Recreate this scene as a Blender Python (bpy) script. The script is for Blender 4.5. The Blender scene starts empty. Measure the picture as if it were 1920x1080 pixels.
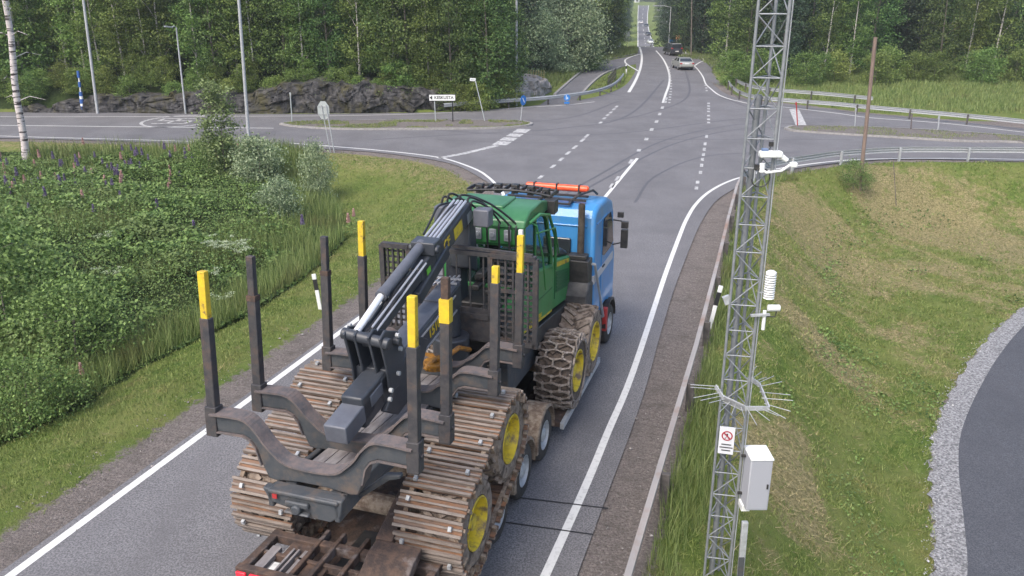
import bpy, bmesh, math, random
import numpy as np
from mathutils import Vector, Matrix
S = bpy.context.scene
C = S.collection
R = math.radians
rng = np.random.default_rng(7)
random.seed(7)

# ------------------------------------------------------------------ camera, sky, sun
FPX, HY, CH = 1550.0, -15.0, 9.0
PITCH = math.atan((540 - HY) / FPX)
cd = bpy.data.cameras.new('camera'); cam = bpy.data.objects.new('camera', cd); C.objects.link(cam)
cd.sensor_width = 36; cd.lens = 36 * FPX / 1920; cd.clip_end = 4000; cd.clip_start = .1
cam.location = (0, 0, CH); cam.rotation_euler = (math.pi / 2 - PITCH, 0, 0)
S.camera = cam
S.render.resolution_x = 1024; S.render.resolution_y = 576
SUN_EL, SUN_AZ = R(52), R(215)          # azimuth clockwise from +Y (the way the camera looks)
w = bpy.data.worlds.new('World'); S.world = w; w.use_nodes = True
nt = w.node_tree; sky = nt.nodes.new('ShaderNodeTexSky'); sky.sky_type = 'NISHITA'; sky.sun_disc = False
sky.sun_elevation = SUN_EL; sky.sun_rotation = SUN_AZ; sky.dust_density = 4; sky.air_density = 1.0; sky.ozone_density = 1.0
nt.links.new(sky.outputs[0], nt.nodes['Background'].inputs[0]); nt.nodes['Background'].inputs[1].default_value = .15
ld = bpy.data.lights.new('sun', 'SUN'); ld.energy = 1.0; ld.angle = R(25); ld.color = (1, .955, .89)
sun = bpy.data.objects.new('sun', ld); C.objects.link(sun)
sd = Vector((math.sin(SUN_AZ) * math.cos(SUN_EL), math.cos(SUN_AZ) * math.cos(SUN_EL), math.sin(SUN_EL)))
sun.rotation_euler = (-sd).to_track_quat('-Z', 'Y').to_euler()
S.view_settings.view_transform = 'Standard'; S.view_settings.look = 'None'
S.view_settings.exposure = 1.05; S.view_settings.gamma = 1

# ------------------------------------------------------------------ helpers
def ray(u, v):
    x = (u - 960) / FPX; y = -(v - 540) / FPX
    return np.array([x, math.cos(PITCH) + y * math.sin(PITCH), -math.sin(PITCH) + y * math.cos(PITCH)])
def W(u, v, z=0.0):
    d = ray(u, v); t = (z - CH) / d[2]; p = d * t
    return (p[0], p[1], z)
def WY(u, v, Y):                       # the point seen at a pixel, Y metres ahead
    d = ray(u, v); t = Y / d[1]; return (d[0] * t, Y, CH + d[2] * t)
HD = R(18.2); FW = np.array([math.sin(HD), math.cos(HD)]); RT = np.array([math.cos(HD), -math.sin(HD)]); OO = np.array([.15, 13.21])
def L(a, b, z=0.0):                    # road frame: a along the road, b to the right of the lorry's side
    q = OO + a * FW + b * RT; return (q[0], q[1], z)

def tag(o, label=None, cat=None, group=None, kind=None):
    if label: o['label'] = label
    if cat: o['category'] = cat
    if group: o['group'] = group
    if kind: o['kind'] = kind
    return o
def empty(name, loc, rz=0, **k):
    o = bpy.data.objects.new(name, None); C.objects.link(o); o.location = loc; o.rotation_euler = (0, 0, rz)
    o.empty_display_size = .3
    return tag(o, **k)
def copy_tree(o, parent=None):
    c = o.copy(); C.objects.link(c); c.parent = parent
    for ch in o.children: copy_tree(ch, c)
    return c

class MB:
    def __init__(s): s.v = []; s.f = []; s.m = []; s.cur = 0
    def add(s, vs, fs):
        n = len(s.v); s.v += [tuple(p) for p in vs]; s.f += [tuple(i + n for i in f) for f in fs]; s.m += [s.cur] * len(fs); return s
    def box(s, x0, x1, y0, y1, z0, z1):
        vs = [(x, y, z) for z in (z0, z1) for y in (y0, y1) for x in (x0, x1)]
        return s.add(vs, [(0, 2, 3, 1), (4, 5, 7, 6), (0, 1, 5, 4), (2, 6, 7, 3), (0, 4, 6, 2), (1, 3, 7, 5)])
    def bar(s, p, q, wd, ht, up=(0, 0, 1), taper=1.0):
        p = Vector(p); q = Vector(q); d = (q - p).normalized(); u = Vector(up)
        if abs(d.dot(u)) > .98: u = Vector((0, 1, 0))
        r = d.cross(u).normalized(); u = r.cross(d)
        vs = []
        for c, k in ((p, 1), (q, taper)):
            for a, b in ((-1, -1), (1, -1), (1, 1), (-1, 1)): vs.append(c + r * (a * wd / 2 * k) + u * (b * ht / 2 * k))
        return s.add(vs, [(0, 3, 2, 1), (4, 5, 6, 7), (0, 1, 5, 4), (1, 2, 6, 5), (2, 3, 7, 6), (3, 0, 4, 7)])
    def tube(s, pts, r, n=8, cap=True):
        pts = [Vector(p) for p in pts]; rr = r if isinstance(r, (list, tuple)) else [r] * len(pts)
        vs = []; prev = None
        for i, p in enumerate(pts):
            d = (pts[min(i + 1, len(pts) - 1)] - pts[max(i - 1, 0)]).normalized()
            if prev is None:
                u = Vector((0, 0, 1)) if abs(d.z) < .9 else Vector((1, 0, 0)); a = d.cross(u).normalized()
            else: a = (prev - d * prev.dot(d)).normalized()
            prev = a; b = d.cross(a)
            for k in range(n):
                t = 2 * math.pi * k / n; vs.append(p + (a * math.cos(t) + b * math.sin(t)) * rr[i])
        fs = []
        for i in range(len(pts) - 1):
            for k in range(n): fs.append((i * n + k, i * n + (k + 1) % n, (i + 1) * n + (k + 1) % n, (i + 1) * n + k))
        if cap: fs.append(tuple(range(n - 1, -1, -1))); fs.append(tuple((len(pts) - 1) * n + k for k in range(n)))
        return s.add(vs, fs)
    def cyl(s, p, q, r, n=16, r2=None): return s.tube([p, q], [r, r if r2 is None else r2], n)
    def prism(s, poly, axis, t0, t1):
        def mk(a, b, t): return (t, a, b) if axis == 'x' else ((a, t, b) if axis == 'y' else (a, b, t))
        n = len(poly); vs = [mk(a, b, t0) for a, b in poly] + [mk(a, b, t1) for a, b in poly]
        return s.add(vs, [tuple(range(n - 1, -1, -1)), tuple(range(n, 2 * n))] + [(i, (i + 1) % n, n + (i + 1) % n, n + i) for i in range(n)])
    def lathe(s, prof, c, n=32, axis='x', a0=0, a1=2 * math.pi):
        full = abs(a1 - a0 - 2 * math.pi) < 1e-6; m = n if full else n + 1; vs = []
        for t, r in prof:
            for k in range(m):
                g = a0 + (a1 - a0) * k / n; x, y = math.cos(g) * r, math.sin(g) * r
                vs.append((c[0] + t, c[1] + x, c[2] + y) if axis == 'x' else ((c[0] + x, c[1] + y, c[2] + t) if axis == 'z' else (c[0] + x, c[1] + t, c[2] + y)))
        fs = []
        for i in range(len(prof) - 1):
            for k in range(n if full else n): fs.append((i * m + k, i * m + (k + 1) % m, (i + 1) * m + (k + 1) % m, (i + 1) * m + k))
        return s.add(vs, fs)
    def ball(s, c, r, n=10, sz=1):
        prof = [(-r * sz * math.cos(math.pi * i / 6), max(1e-4, r * math.sin(math.pi * i / 6))) for i in range(7)]
        return s.lathe(prof, c, n, 'z')
    def build(s, name, mats, parent=None, smooth=False, bevel=0, seg=2, fixn=True):
        me = bpy.data.meshes.new(name); me.from_pydata(s.v, [], s.f); me.update()
        if not isinstance(mats, (list, tuple)): mats = [mats]
        for m in mats: me.materials.append(m)
        if len(mats) > 1: me.polygons.foreach_set('material_index', s.m)
        if fixn:
            bm = bmesh.new(); bm.from_mesh(me); bmesh.ops.recalc_face_normals(bm, faces=bm.faces); bm.to_mesh(me); bm.free()
        if smooth:
            me.polygons.foreach_set('use_smooth', [True] * len(me.polygons)); me.set_sharp_from_angle(angle=R(35))
        o = bpy.data.objects.new(name, me); C.objects.link(o)
        if parent is not None: o.parent = parent
        if bevel:
            b = o.modifiers.new('bevel', 'BEVEL'); b.width = bevel; b.segments = seg; b.limit_method = 'ANGLE'; b.angle_limit = R(40); b.harden_normals = False
            if not smooth:
                me.polygons.foreach_set('use_smooth', [True] * len(me.polygons)); me.set_sharp_from_angle(angle=R(30))
        return o

def mat(name, col, rough=.7, metal=0, col2=None, scale=4, detail=5, contrast=(.35, .65), bump=0, bscale=30, col3=None, s3=1.2, c3=(.55, .7), coat=0, spec=.5, stretch=None, emit=None, trans=0):
    m = bpy.data.materials.new(name); m.use_nodes = True; n = m.node_tree.nodes; l = m.node_tree.links; b = n['Principled BSDF']
    b.inputs['Base Color'].default_value = (*col, 1); b.inputs['Roughness'].default_value = rough; b.inputs['Metallic'].default_value = metal
    b.inputs['Specular IOR Level'].default_value = spec; b.inputs['Coat Weight'].default_value = coat
    if trans: b.inputs['Transmission Weight'].default_value = trans
    tc = n.new('ShaderNodeTexCoord'); src = tc.outputs['Object']
    if stretch:
        mp = n.new('ShaderNodeMapping'); mp.inputs['Scale'].default_value = stretch; l.new(src, mp.inputs[0]); src = mp.outputs[0]
    def noise(sc, det, c):
        t = n.new('ShaderNodeTexNoise'); t.inputs['Scale'].default_value = sc; t.inputs['Detail'].default_value = det; t.inputs['Roughness'].default_value = .65
        l.new(src, t.inputs['Vector']); r = n.new('ShaderNodeMapRange'); r.inputs[1].default_value = c[0]; r.inputs[2].default_value = c[1]
        l.new(t.outputs[0], r.inputs[0]); return r.outputs[0]
    out = None
    if col2:
        mx = n.new('ShaderNodeMix'); mx.data_type = 'RGBA'; mx.inputs[6].default_value = (*col, 1); mx.inputs[7].default_value = (*col2, 1)
        l.new(noise(scale, detail, contrast), mx.inputs[0]); out = mx.outputs[2]
    if col3:
        m3 = n.new('ShaderNodeMix'); m3.data_type = 'RGBA'; m3.inputs[6].default_value = (*col, 1); m3.inputs[7].default_value = (*col3, 1)
        if out: l.new(out, m3.inputs[6])
        l.new(noise(s3, 6, c3), m3.inputs[0]); out = m3.outputs[2]
    if out: l.new(out, b.inputs['Base Color'])
    if bump:
        t = n.new('ShaderNodeTexNoise'); t.inputs['Scale'].default_value = bscale; t.inputs['Detail'].default_value = 4; l.new(src, t.inputs['Vector'])
        bp = n.new('ShaderNodeBump'); bp.inputs['Strength'].default_value = bump; bp.inputs['Distance'].default_value = .02
        l.new(t.outputs[0], bp.inputs['Height']); l.new(bp.outputs[0], b.inputs['Normal'])
    if emit: b.inputs['Emission Color'].default_value = (*emit, 1); b.inputs['Emission Strength'].default_value = 1
    return m

def leafmat(name, cols, rough=.6, obj=.0, trl=.25, world=None):
    """foliage: every leaf (mesh island) its own tone between the given colours"""
    m = bpy.data.materials.new(name); m.use_nodes = True; n = m.node_tree.nodes; l = m.node_tree.links; b = n['Principled BSDF']
    g = n.new('ShaderNodeNewGeometry'); cr = n.new('ShaderNodeValToRGB'); l.new(g.outputs['Random Per Island'], cr.inputs[0])
    e = cr.color_ramp.elements
    for i, c in enumerate(cols):
        x = e[i] if i < 2 else e.new(0)
        x.position = i / (len(cols) - 1); x.color = (*c, 1)
    out = cr.outputs[0]
    if obj:
        oi = n.new('ShaderNodeObjectInfo'); hs = n.new('ShaderNodeHueSaturation'); mr = n.new('ShaderNodeMapRange'); mr.inputs[3].default_value = 1 - obj; mr.inputs[4].default_value = 1 + obj
        l.new(oi.outputs['Random'], mr.inputs[0]); l.new(mr.outputs[0], hs.inputs['Value']); l.new(out, hs.inputs['Color'])
        mr2 = n.new('ShaderNodeMapRange'); mr2.inputs[3].default_value = .5 - .03; mr2.inputs[4].default_value = .5 + .025
        mm = n.new('ShaderNodeMath'); mm.operation = 'FRACT'; mu = n.new('ShaderNodeMath'); mu.operation = 'MULTIPLY'; mu.inputs[1].default_value = 7.3
        l.new(oi.outputs['Random'], mu.inputs[0]); l.new(mu.outputs[0], mm.inputs[0]); l.new(mm.outputs[0], mr2.inputs[0]); l.new(mr2.outputs[0], hs.inputs['Hue'])
        out = hs.outputs[0]
    if world:
        tc = n.new('ShaderNodeTexCoord'); t = n.new('ShaderNodeTexNoise'); t.inputs['Scale'].default_value = world[1]; t.inputs['Detail'].default_value = 4; l.new(tc.outputs['Object'], t.inputs['Vector'])
        r = n.new('ShaderNodeMapRange'); r.inputs[1].default_value = world[2]; r.inputs[2].default_value = world[3]; l.new(t.outputs[0], r.inputs[0])
        mx = n.new('ShaderNodeMix'); mx.data_type = 'RGBA'; mx.inputs[7].default_value = (*world[0], 1); l.new(out, mx.inputs[6]); l.new(r.outputs[0], mx.inputs[0]); out = mx.outputs[2]
    l.new(out, b.inputs['Base Color']); b.inputs['Roughness'].default_value = rough; b.inputs['Specular IOR Level'].default_value = .3
    if trl:
        tr = n.new('ShaderNodeBsdfTranslucent'); l.new(out, tr.inputs[0]); ms = n.new('ShaderNodeMixShader'); ms.inputs[0].default_value = trl
        l.new(b.outputs[0], ms.inputs[1]); l.new(tr.outputs[0], ms.inputs[2]); l.new(ms.outputs[0], n['Material Output'].inputs[0])
    return m

def npmesh(name, co, faces_n, mats, idx=None, matidx=None):
    """co (V,3); faces are consecutive runs of faces_n vertices"""
    me = bpy.data.meshes.new(name); V = len(co); nf = V // faces_n
    me.vertices.add(V); me.vertices.foreach_set('co', np.ascontiguousarray(co, dtype=np.float32).ravel())
    me.loops.add(V); me.loops.foreach_set('vertex_index', np.arange(V, dtype=np.int32))
    me.polygons.add(nf); me.polygons.foreach_set('loop_start', np.arange(0, V, faces_n, dtype=np.int32))
    for m in (mats if isinstance(mats, (list, tuple)) else [mats]): me.materials.append(m)
    if matidx is not None: me.polygons.foreach_set('material_index', np.asarray(matidx, dtype=np.int32))
    me.update(calc_edges=True); return me
def obj_of(name, me, parent=None):
    o = bpy.data.objects.new(name, me); C.objects.link(o)
    if parent is not None: o.parent = parent
    return o
def unit(v): return v / np.maximum(np.linalg.norm(v, axis=1, keepdims=True), 1e-9)
def leaves(P, size, up=.35, g=rng, aspect=.55):
    """diamond leaves at points P (N,3) with random orientation biased upwards"""
    N = len(P); n = g.normal(size=(N, 3)); n[:, 2] = np.abs(n[:, 2]) + up; n = unit(n)
    a = unit(np.cross(n, g.normal(size=(N, 3)))); b = np.cross(n, a); s = (size * g.uniform(.6, 1.35, N))[:, None]
    return np.stack([P - a * s * .5, P - b * s * aspect * .5 + a * s * .05, P + a * s * .5, P + b * s * aspect * .5 + a * s * .05], 1).reshape(-1, 3)
def blades(P, h, wd, lean=.35, g=rng):
    N = len(P); th = g.uniform(0, 2 * math.pi, N); d = np.stack([np.cos(th), np.sin(th), np.zeros(N)], 1)
    ph = g.uniform(0, 2 * math.pi, N); e = np.stack([np.cos(ph), np.sin(ph), np.zeros(N)], 1)
    hh = (h * g.uniform(.5, 1.3, N))[:, None]; ww = wd * g.uniform(.7, 1.3, N)[:, None]
    tip = P + e * hh * np.abs(g.normal(0, lean, N))[:, None] + np.array([0, 0, 1.]) * hh
    return np.stack([P - d * ww, P + d * ww, tip], 1).reshape(-1, 3)
_perm = rng.random((64, 64))
def vnoise(x, y, s):
    x = np.asarray(x) * s + 100; y = np.asarray(y) * s + 100; xi = np.floor(x).astype(int); yi = np.floor(y).astype(int); fx = x - xi; fy = y - yi
    fx = fx * fx * (3 - 2 * fx); fy = fy * fy * (3 - 2 * fy); g = lambda i, j: _perm[i % 64, j % 64]
    return (g(xi, yi) * (1 - fx) + g(xi + 1, yi) * fx) * (1 - fy) + (g(xi, yi + 1) * (1 - fx) + g(xi + 1, yi + 1) * fx) * fy
def sstep(t): t = np.clip(t, 0, 1); return t * t * (3 - 2 * t)
def inpoly(x, y, poly):
    x = np.asarray(x, float); y = np.asarray(y, float); r = np.zeros(x.shape, bool); n = len(poly)
    for i in range(n):
        x1, y1 = poly[i][:2]; x2, y2 = poly[(i + 1) % n][:2]
        if y1 == y2: continue
        r ^= ((y1 > y) != (y2 > y)) & (x < (x2 - x1) * (y - y1) / (y2 - y1) + x1)
    return r
def pdist(x, y, line):
    d = np.full(np.shape(x), 1e9)
    for (a, b) in zip(line[:-1], line[1:]):
        ax, ay = a[:2]; bx, by = b[:2]; L2 = max((bx - ax) ** 2 + (by - ay) ** 2, 1e-9)
        t = np.clip(((x - ax) * (bx - ax) + (y - ay) * (by - ay)) / L2, 0, 1)
        d = np.minimum(d, np.hypot(x - ax - t * (bx - ax), y - ay - t * (by - ay)))
    return d
def curve(pts, n=6):                    # Catmull-Rom through the points
    P = [np.array(p, float) for p in pts]; P = [2 * P[0] - P[1]] + P + [2 * P[-1] - P[-2]]; out = []
    for i in range(1, len(P) - 2):
        for k in range(n):
            t = k / n; out.append(tuple(.5 * (2 * P[i] + (P[i + 1] - P[i - 1]) * t + (2 * P[i - 1] - 5 * P[i] + 4 * P[i + 1] - P[i + 2]) * t * t + (3 * P[i] - P[i - 1] - 3 * P[i + 1] + P[i + 2]) * t ** 3)))
    out.append(tuple(P[-2])); return out
def wl(px, z=0.0): return [W(u, v, z) for u, v in px]

# ------------------------------------------------------------------ plan of the place (metres)
WEST_EDGE = curve([L(-40, -7.55), L(-10, -7.55), L(5, -7.5), L(12, -7.5), L(19, -7.75), W(925, 356), W(893, 329), W(845, 307), W(760, 292), W(640, 281), W(400, 272), W(200, 264), W(0, 259), W(-400, 250), W(-900, 240)], 5)
EAST_EDGE = curve([L(-40, 1.6), L(-10, 1.55), L(0, 1.5), L(5, 1.45), W(1240, 620), W(1265, 540), W(1290, 474), W(1311, 424), W(1336, 384), W(1360, 364), W(1395, 345), W(1430, 332), W(1480, 318), W(1580, 305), W(1700, 298), W(1920, 303), W(2300, 310), W(3000, 330)], 5)
NORTH_W = curve([W(-900, 195), W(-300, 200), W(0, 205), W(300, 213), W(640, 213), W(860, 209), W(1000, 198), W(1090, 187), W(1140, 175), W(1172, 160), W(1188, 140), W(1193, 127)], 5)
NORTH_E = curve([W(1296, 112), W(1312, 124), W(1328, 144), W(1340, 160), W(1360, 175), W(1395, 186), W(1472, 195), W(1573, 207), W(1633, 214), W(1767, 225), W(1920, 241), W(2300, 280), W(3000, 330)], 5)
RAIL_E = [L(-40, 2.48), L(-10, 2.48), L(0, 2.48), L(7, 2.48), L(13, 2.4), L(20, 2.27), L(26, 2.2), W(1392, 352), W(1415, 340), W(1450, 328), W(1520, 316), W(1575, 308), W(1680, 301), W(1805, 301), W(1920, 302), W(2300, 312), W(3000, 332)]
SW_POLY = [p[:2] for p in WEST_EDGE] + [(-200, 55), (-200, -60)]
SE_POLY = [p[:2] for p in RAIL_E] + [(200, 40), (200, -60)]
FAR = [(-1, 0), (150, 0), (157, -.3), (205, -8.), (290, -10.)] + [(Y, WY(1200, v, Y)[2]) for v, Y in ((84, 315), (75, 335), (60, 370), (43, 430), (30, 490), (12, 590))] + [(700, 4), (1500, 30)]
FY = np.array([f[0] for f in FAR]); FZ = np.array([f[1] for f in FAR])
LOW_EDGE = curve([W(1700, 1250, -2.6), W(1752, 1080, -2.6), W(1752, 960, -2.6), W(1748, 870, -2.6), W(1757, 800, -2.6), W(1795, 720, -2.6), W(1850, 640, -2.6), W(1920, 575, -2.6), W(2050, 490, -2.6), W(2300, 430, -2.6)], 5)
def height(x, y):
    x = np.asarray(x, float); y = np.asarray(y, float)
    h = np.interp(y, FY, FZ)
    sw = inpoly(x, y, SW_POLY); d = pdist(x, y, WEST_EDGE)
    h = h + np.where(sw, -1.0 * sstep((d - 1.6) / 5.0) + .5 * sstep((d - 9) / 8), 0)
    se = inpoly(x, y, SE_POLY); d2 = pdist(x, y, RAIL_E)
    h = h + np.where(se, -2.62 * sstep((d2 - .1) / 5.4), 0)
    # ground behind the rock cutting in the north-west
    nw = (x < -3) & (y > 60) & ~sw
    h = h + np.where(nw, 2.3 * sstep((y - 66.5 - .0 * x) / 3.0) * sstep((-3 - x) / 6) * (y < 400), 0)
    return h
def hz(x, y): return float(height(np.array([x]), np.array([y]))[0])
def ground(u, v):
    """where the sight ray of a pixel meets the terrain"""
    d = ray(u, v); t = np.arange(3, 75, .05); h = height(d[0] * t, d[1] * t); k = np.nonzero(CH + d[2] * t < h)[0]
    if len(k) == 0: return W(u, v)
    i = k[0]; return (float(d[0] * t[i]), float(d[1] * t[i]), float(h[i]))

# ------------------------------------------------------------------ terrain
def axis(lo, a, b, hi, st):
    out = list(np.arange(a, b, st)); s = st; v = b
    while v < hi: out.append(v); s *= 1.13; v += s
    out.append(hi); s = st; v = a - st; pre = []
    while v > lo: pre.append(v); s *= 1.13; v -= s
    pre.append(lo); return np.array(pre[::-1] + out)
def ground_material():
    m = bpy.data.materials.new('ground'); m.use_nodes = True; n = m.node_tree.nodes; l = m.node_tree.links; b = n['Principled BSDF']; b.inputs['Roughness'].default_value = .95; b.inputs['Specular IOR Level'].default_value = .15
    at = n.new('ShaderNodeAttribute'); at.attribute_name = 'zone'; sp = n.new('ShaderNodeSeparateColor'); l.new(at.outputs['Color'], sp.inputs[0]); tc = n.new('ShaderNodeTexCoord')
    def noise(s, d=6, r=.65, a=.35, c=.65):
        t = n.new('ShaderNodeTexNoise'); t.inputs['Scale'].default_value = s; t.inputs['Detail'].default_value = d; t.inputs['Roughness'].default_value = r; l.new(tc.outputs['Object'], t.inputs['Vector'])
        k = n.new('ShaderNodeMapRange'); k.inputs[1].default_value = a; k.inputs[2].default_value = c; l.new(t.outputs[0], k.inputs[0]); return k.outputs[0]
    def mix(f, a, c):
        x = n.new('ShaderNodeMix'); x.data_type = 'RGBA'
        for i, q in ((6, a), (7, c)):
            if isinstance(q, tuple): x.inputs[i].default_value = (*q, 1)
            else: l.new(q, x.inputs[i])
        l.new(f, x.inputs[0]); return x.outputs[2]
    def thr(a, nz, k=.5, sharp=5):      # edge of a zone broken up by noise
        s = n.new('ShaderNodeMath'); s.operation = 'MULTIPLY_ADD'; l.new(nz, s.inputs[0]); s.inputs[1].default_value = k; l.new(a, s.inputs[2])
        q = n.new('ShaderNodeMapRange'); q.inputs[1].default_value = .5 + k / 2 - .5 / sharp; q.inputs[2].default_value = .5 + k / 2 + .5 / sharp; l.new(s.outputs[0], q.inputs[0]); return q.outputs[0]
    green = mix(noise(5), (.070, .120, .024), (.155, .225, .048)); green = mix(noise(.5), green, (.20, .225, .07))
    dry = mix(noise(11, 8, .85, .38, .62), (.11, .105, .042), (.47, .40, .21)); dry = mix(noise(2.1, 5, .7, .56, .7), dry, green)
    gr = mix(noise(20, 8, .85, .36, .64), (.10, .088, .080), (.36, .315, .29)); gr = mix(noise(1.3, 5, .7, .5, .75), gr, (.14, .122, .11))
    mp = n.new('ShaderNodeMapping'); mp.inputs['Rotation'].default_value = (0, 0, HD); wv = n.new('ShaderNodeTexWave'); wv.wave_type = 'BANDS'; wv.bands_direction = 'Y'; wv.inputs['Scale'].default_value = 1.15; wv.inputs['Distortion'].default_value = 7; wv.inputs['Detail'].default_value = 3; l.new(tc.outputs['Object'], mp.inputs[0]); l.new(mp.outputs[0], wv.inputs[0])
    wr = n.new('ShaderNodeMapRange'); wr.inputs[1].default_value = .8; wr.inputs[2].default_value = 1.0; wr.inputs[4].default_value = .16; l.new(wv.outputs[1], wr.inputs[0]); gr = mix(wr.outputs[0], gr, (.075, .062, .055))
    lush = mix(noise(6), (.02, .034, .011), (.05, .075, .022))
    c = mix(thr(sp.outputs[1], noise(2.6, 7, .75), .55, 3.2), green, dry); c = mix(thr(sp.outputs[2], noise(3)), c, lush); c = mix(thr(sp.outputs[0], noise(4, 8, .75)), c, gr)
    l.new(c, b.inputs['Base Color'])
    bp = n.new('ShaderNodeBump'); bp.inputs['Strength'].default_value = .8; bp.inputs['Distance'].default_value = .06; l.new(noise(22, 6, .7), bp.inputs['Height']); l.new(bp.outputs[0], b.inputs['Normal'])
    return m
LUSH = [W(u, v, -.8)[:2] for u, v in ((-600, 1100), (0, 850), (120, 800), (250, 715), (400, 650), (500, 595), (590, 520), (645, 450), (640, 390), (610, 350), (590, 318), (540, 300), (430, 290), (330, 305), (0, 300), (-700, 300))]
LOWROAD = [p[:2] for p in LOW_EDGE] + [(80, 30), (80, -30)]
SPOTS = [(ground(u, v)[:2], r, s) for u, v, r, s in ((1500, 400, 2.4, 1), (1560, 450, 2.8, 1), (1620, 520, 2.4, 1), (1700, 400, 3, .9), (1810, 430, 3, .9), (1500, 520, 1.5, 1), (1480, 810, .8, .9), (1500, 910, 1.0, 1), (1520, 1010, 1.0, 1), (1700, 620, 1.2, .7), (1910, 470, 2, .8), (1650, 360, 2, .6), (1740, 500, 1.5, .8), (1460, 1060, .7, .8), (1560, 690, .7, .5),
    (1580, 600, .55, -1.4), (1600, 650, .7, -1.3), (1560, 560, .45, -1), (1700, 560, .5, -1.3), (1760, 520, .5, -1.3), (1650, 600, .4, -1), (1830, 490, .6, -1), (1590, 760, 1.0, -1), (1640, 860, 1.1, -1), (1590, 960, 1.0, -1), (1640, 1050, 1.1, -1), (1430, 600, .9, -.8), (1415, 740, .9, -.8), (1550, 330, 1.2, -.8), (1500, 680, .9, -.5), (1720, 760, 1., -.4))]
def zones(x, y):
    sw = inpoly(x, y, SW_POLY); se = inpoly(x, y, SE_POLY); dw = pdist(x, y, WEST_EDGE); de = pdist(x, y, RAIL_E); dl = pdist(x, y, LOW_EDGE)
    near = y < 62
    gravel = np.where(sw, sstep((1.45 - dw) / 1.1), np.where(se, 0, 1.0 * near)) * 1.0
    gravel = np.where(se, np.maximum(sstep((.45 - de) / .5), 0), gravel)
    low = inpoly(x, y, LOWROAD); gravel = np.maximum(gravel, np.where(low, 1, sstep((.25 - dl) / .5)) * se)
    far = (y > 62)
    gravel = np.where(far & (pdist(x, y, NORTH_E) < .9), 1, gravel)
    dry = np.where(sw, .16 + .3 * sstep((5 - dw) / 3) * (y > 34) + .1 * sstep((4 - dw) / 2), 0)
    rr = vnoise(x + .4 * y, y * .35, .45); r2 = vnoise(x, y, .17)
    sp_ = sum(s * np.exp(-((x - c[0]) ** 2 + (y - c[1]) ** 2) / r ** 2) for c, r, s in SPOTS)
    dry = np.where(se, .31 + .6 * (rr - .5) + .35 * (r2 - .4) + .45 * (vnoise(x + .5 * y, y * .5 - .2 * x, 1.1) - .5) + .50 * sp_ - .3 * sstep((1.2 - de) / 1.0), dry)
    lush = np.where(inpoly(x, y, LUSH) & sw, 1.0, 0) + np.where((x < -6) & (y > 67), 1.0, 0)
    return gravel, np.clip(dry, 0, 1), np.clip(lush, 0, 1), sw, se
ax_x = axis(-700, -32, 36, 700, .34); ax_y = axis(-60, 4, 70, 1500, .34)
gx, gy = np.meshgrid(ax_x, ax_y); nx, ny = len(ax_x), len(ax_y)
gxf, gyf = gx.ravel(), gy.ravel(); hh = height(gxf, gyf)
bumpy = (vnoise(gxf, gyf, 1.7) - .5) * .10 + (vnoise(gxf, gyf, .6) - .5) * .12
g0, d0, l0, sw0, se0 = zones(gxf, gyf)
offr = (sw0 & (pdist(gxf, gyf, WEST_EDGE) > 1.2)) | (se0 & (pdist(gxf, gyf, RAIL_E) > .5) & ~inpoly(gxf, gyf, LOWROAD))
hh = hh - .035 + bumpy * offr * (1 - g0)
idx = np.arange(nx * ny).reshape(ny, nx)
q = np.stack([idx[:-1, :-1], idx[:-1, 1:], idx[1:, 1:], idx[1:, :-1]], -1).reshape(-1, 4)
me = bpy.data.meshes.new('ground'); me.vertices.add(nx * ny); me.vertices.foreach_set('co', np.stack([gxf, gyf, hh], 1).astype(np.float32).ravel())
me.loops.add(q.size); me.loops.foreach_set('vertex_index', q.astype(np.int32).ravel()); me.polygons.add(len(q)); me.polygons.foreach_set('loop_start', np.arange(0, q.size, 4, dtype=np.int32))
me.update(calc_edges=True); me.polygons.foreach_set('use_smooth', np.ones(len(q), bool))
ca = me.color_attributes.new('zone', 'FLOAT_COLOR', 'POINT'); ca.data.foreach_set('color', np.stack([g0, d0, l0, np.ones_like(g0)], 1).astype(np.float32).ravel())
me.materials.append(ground_material()); o = obj_of('ground', me); tag(o, kind='structure')

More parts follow.
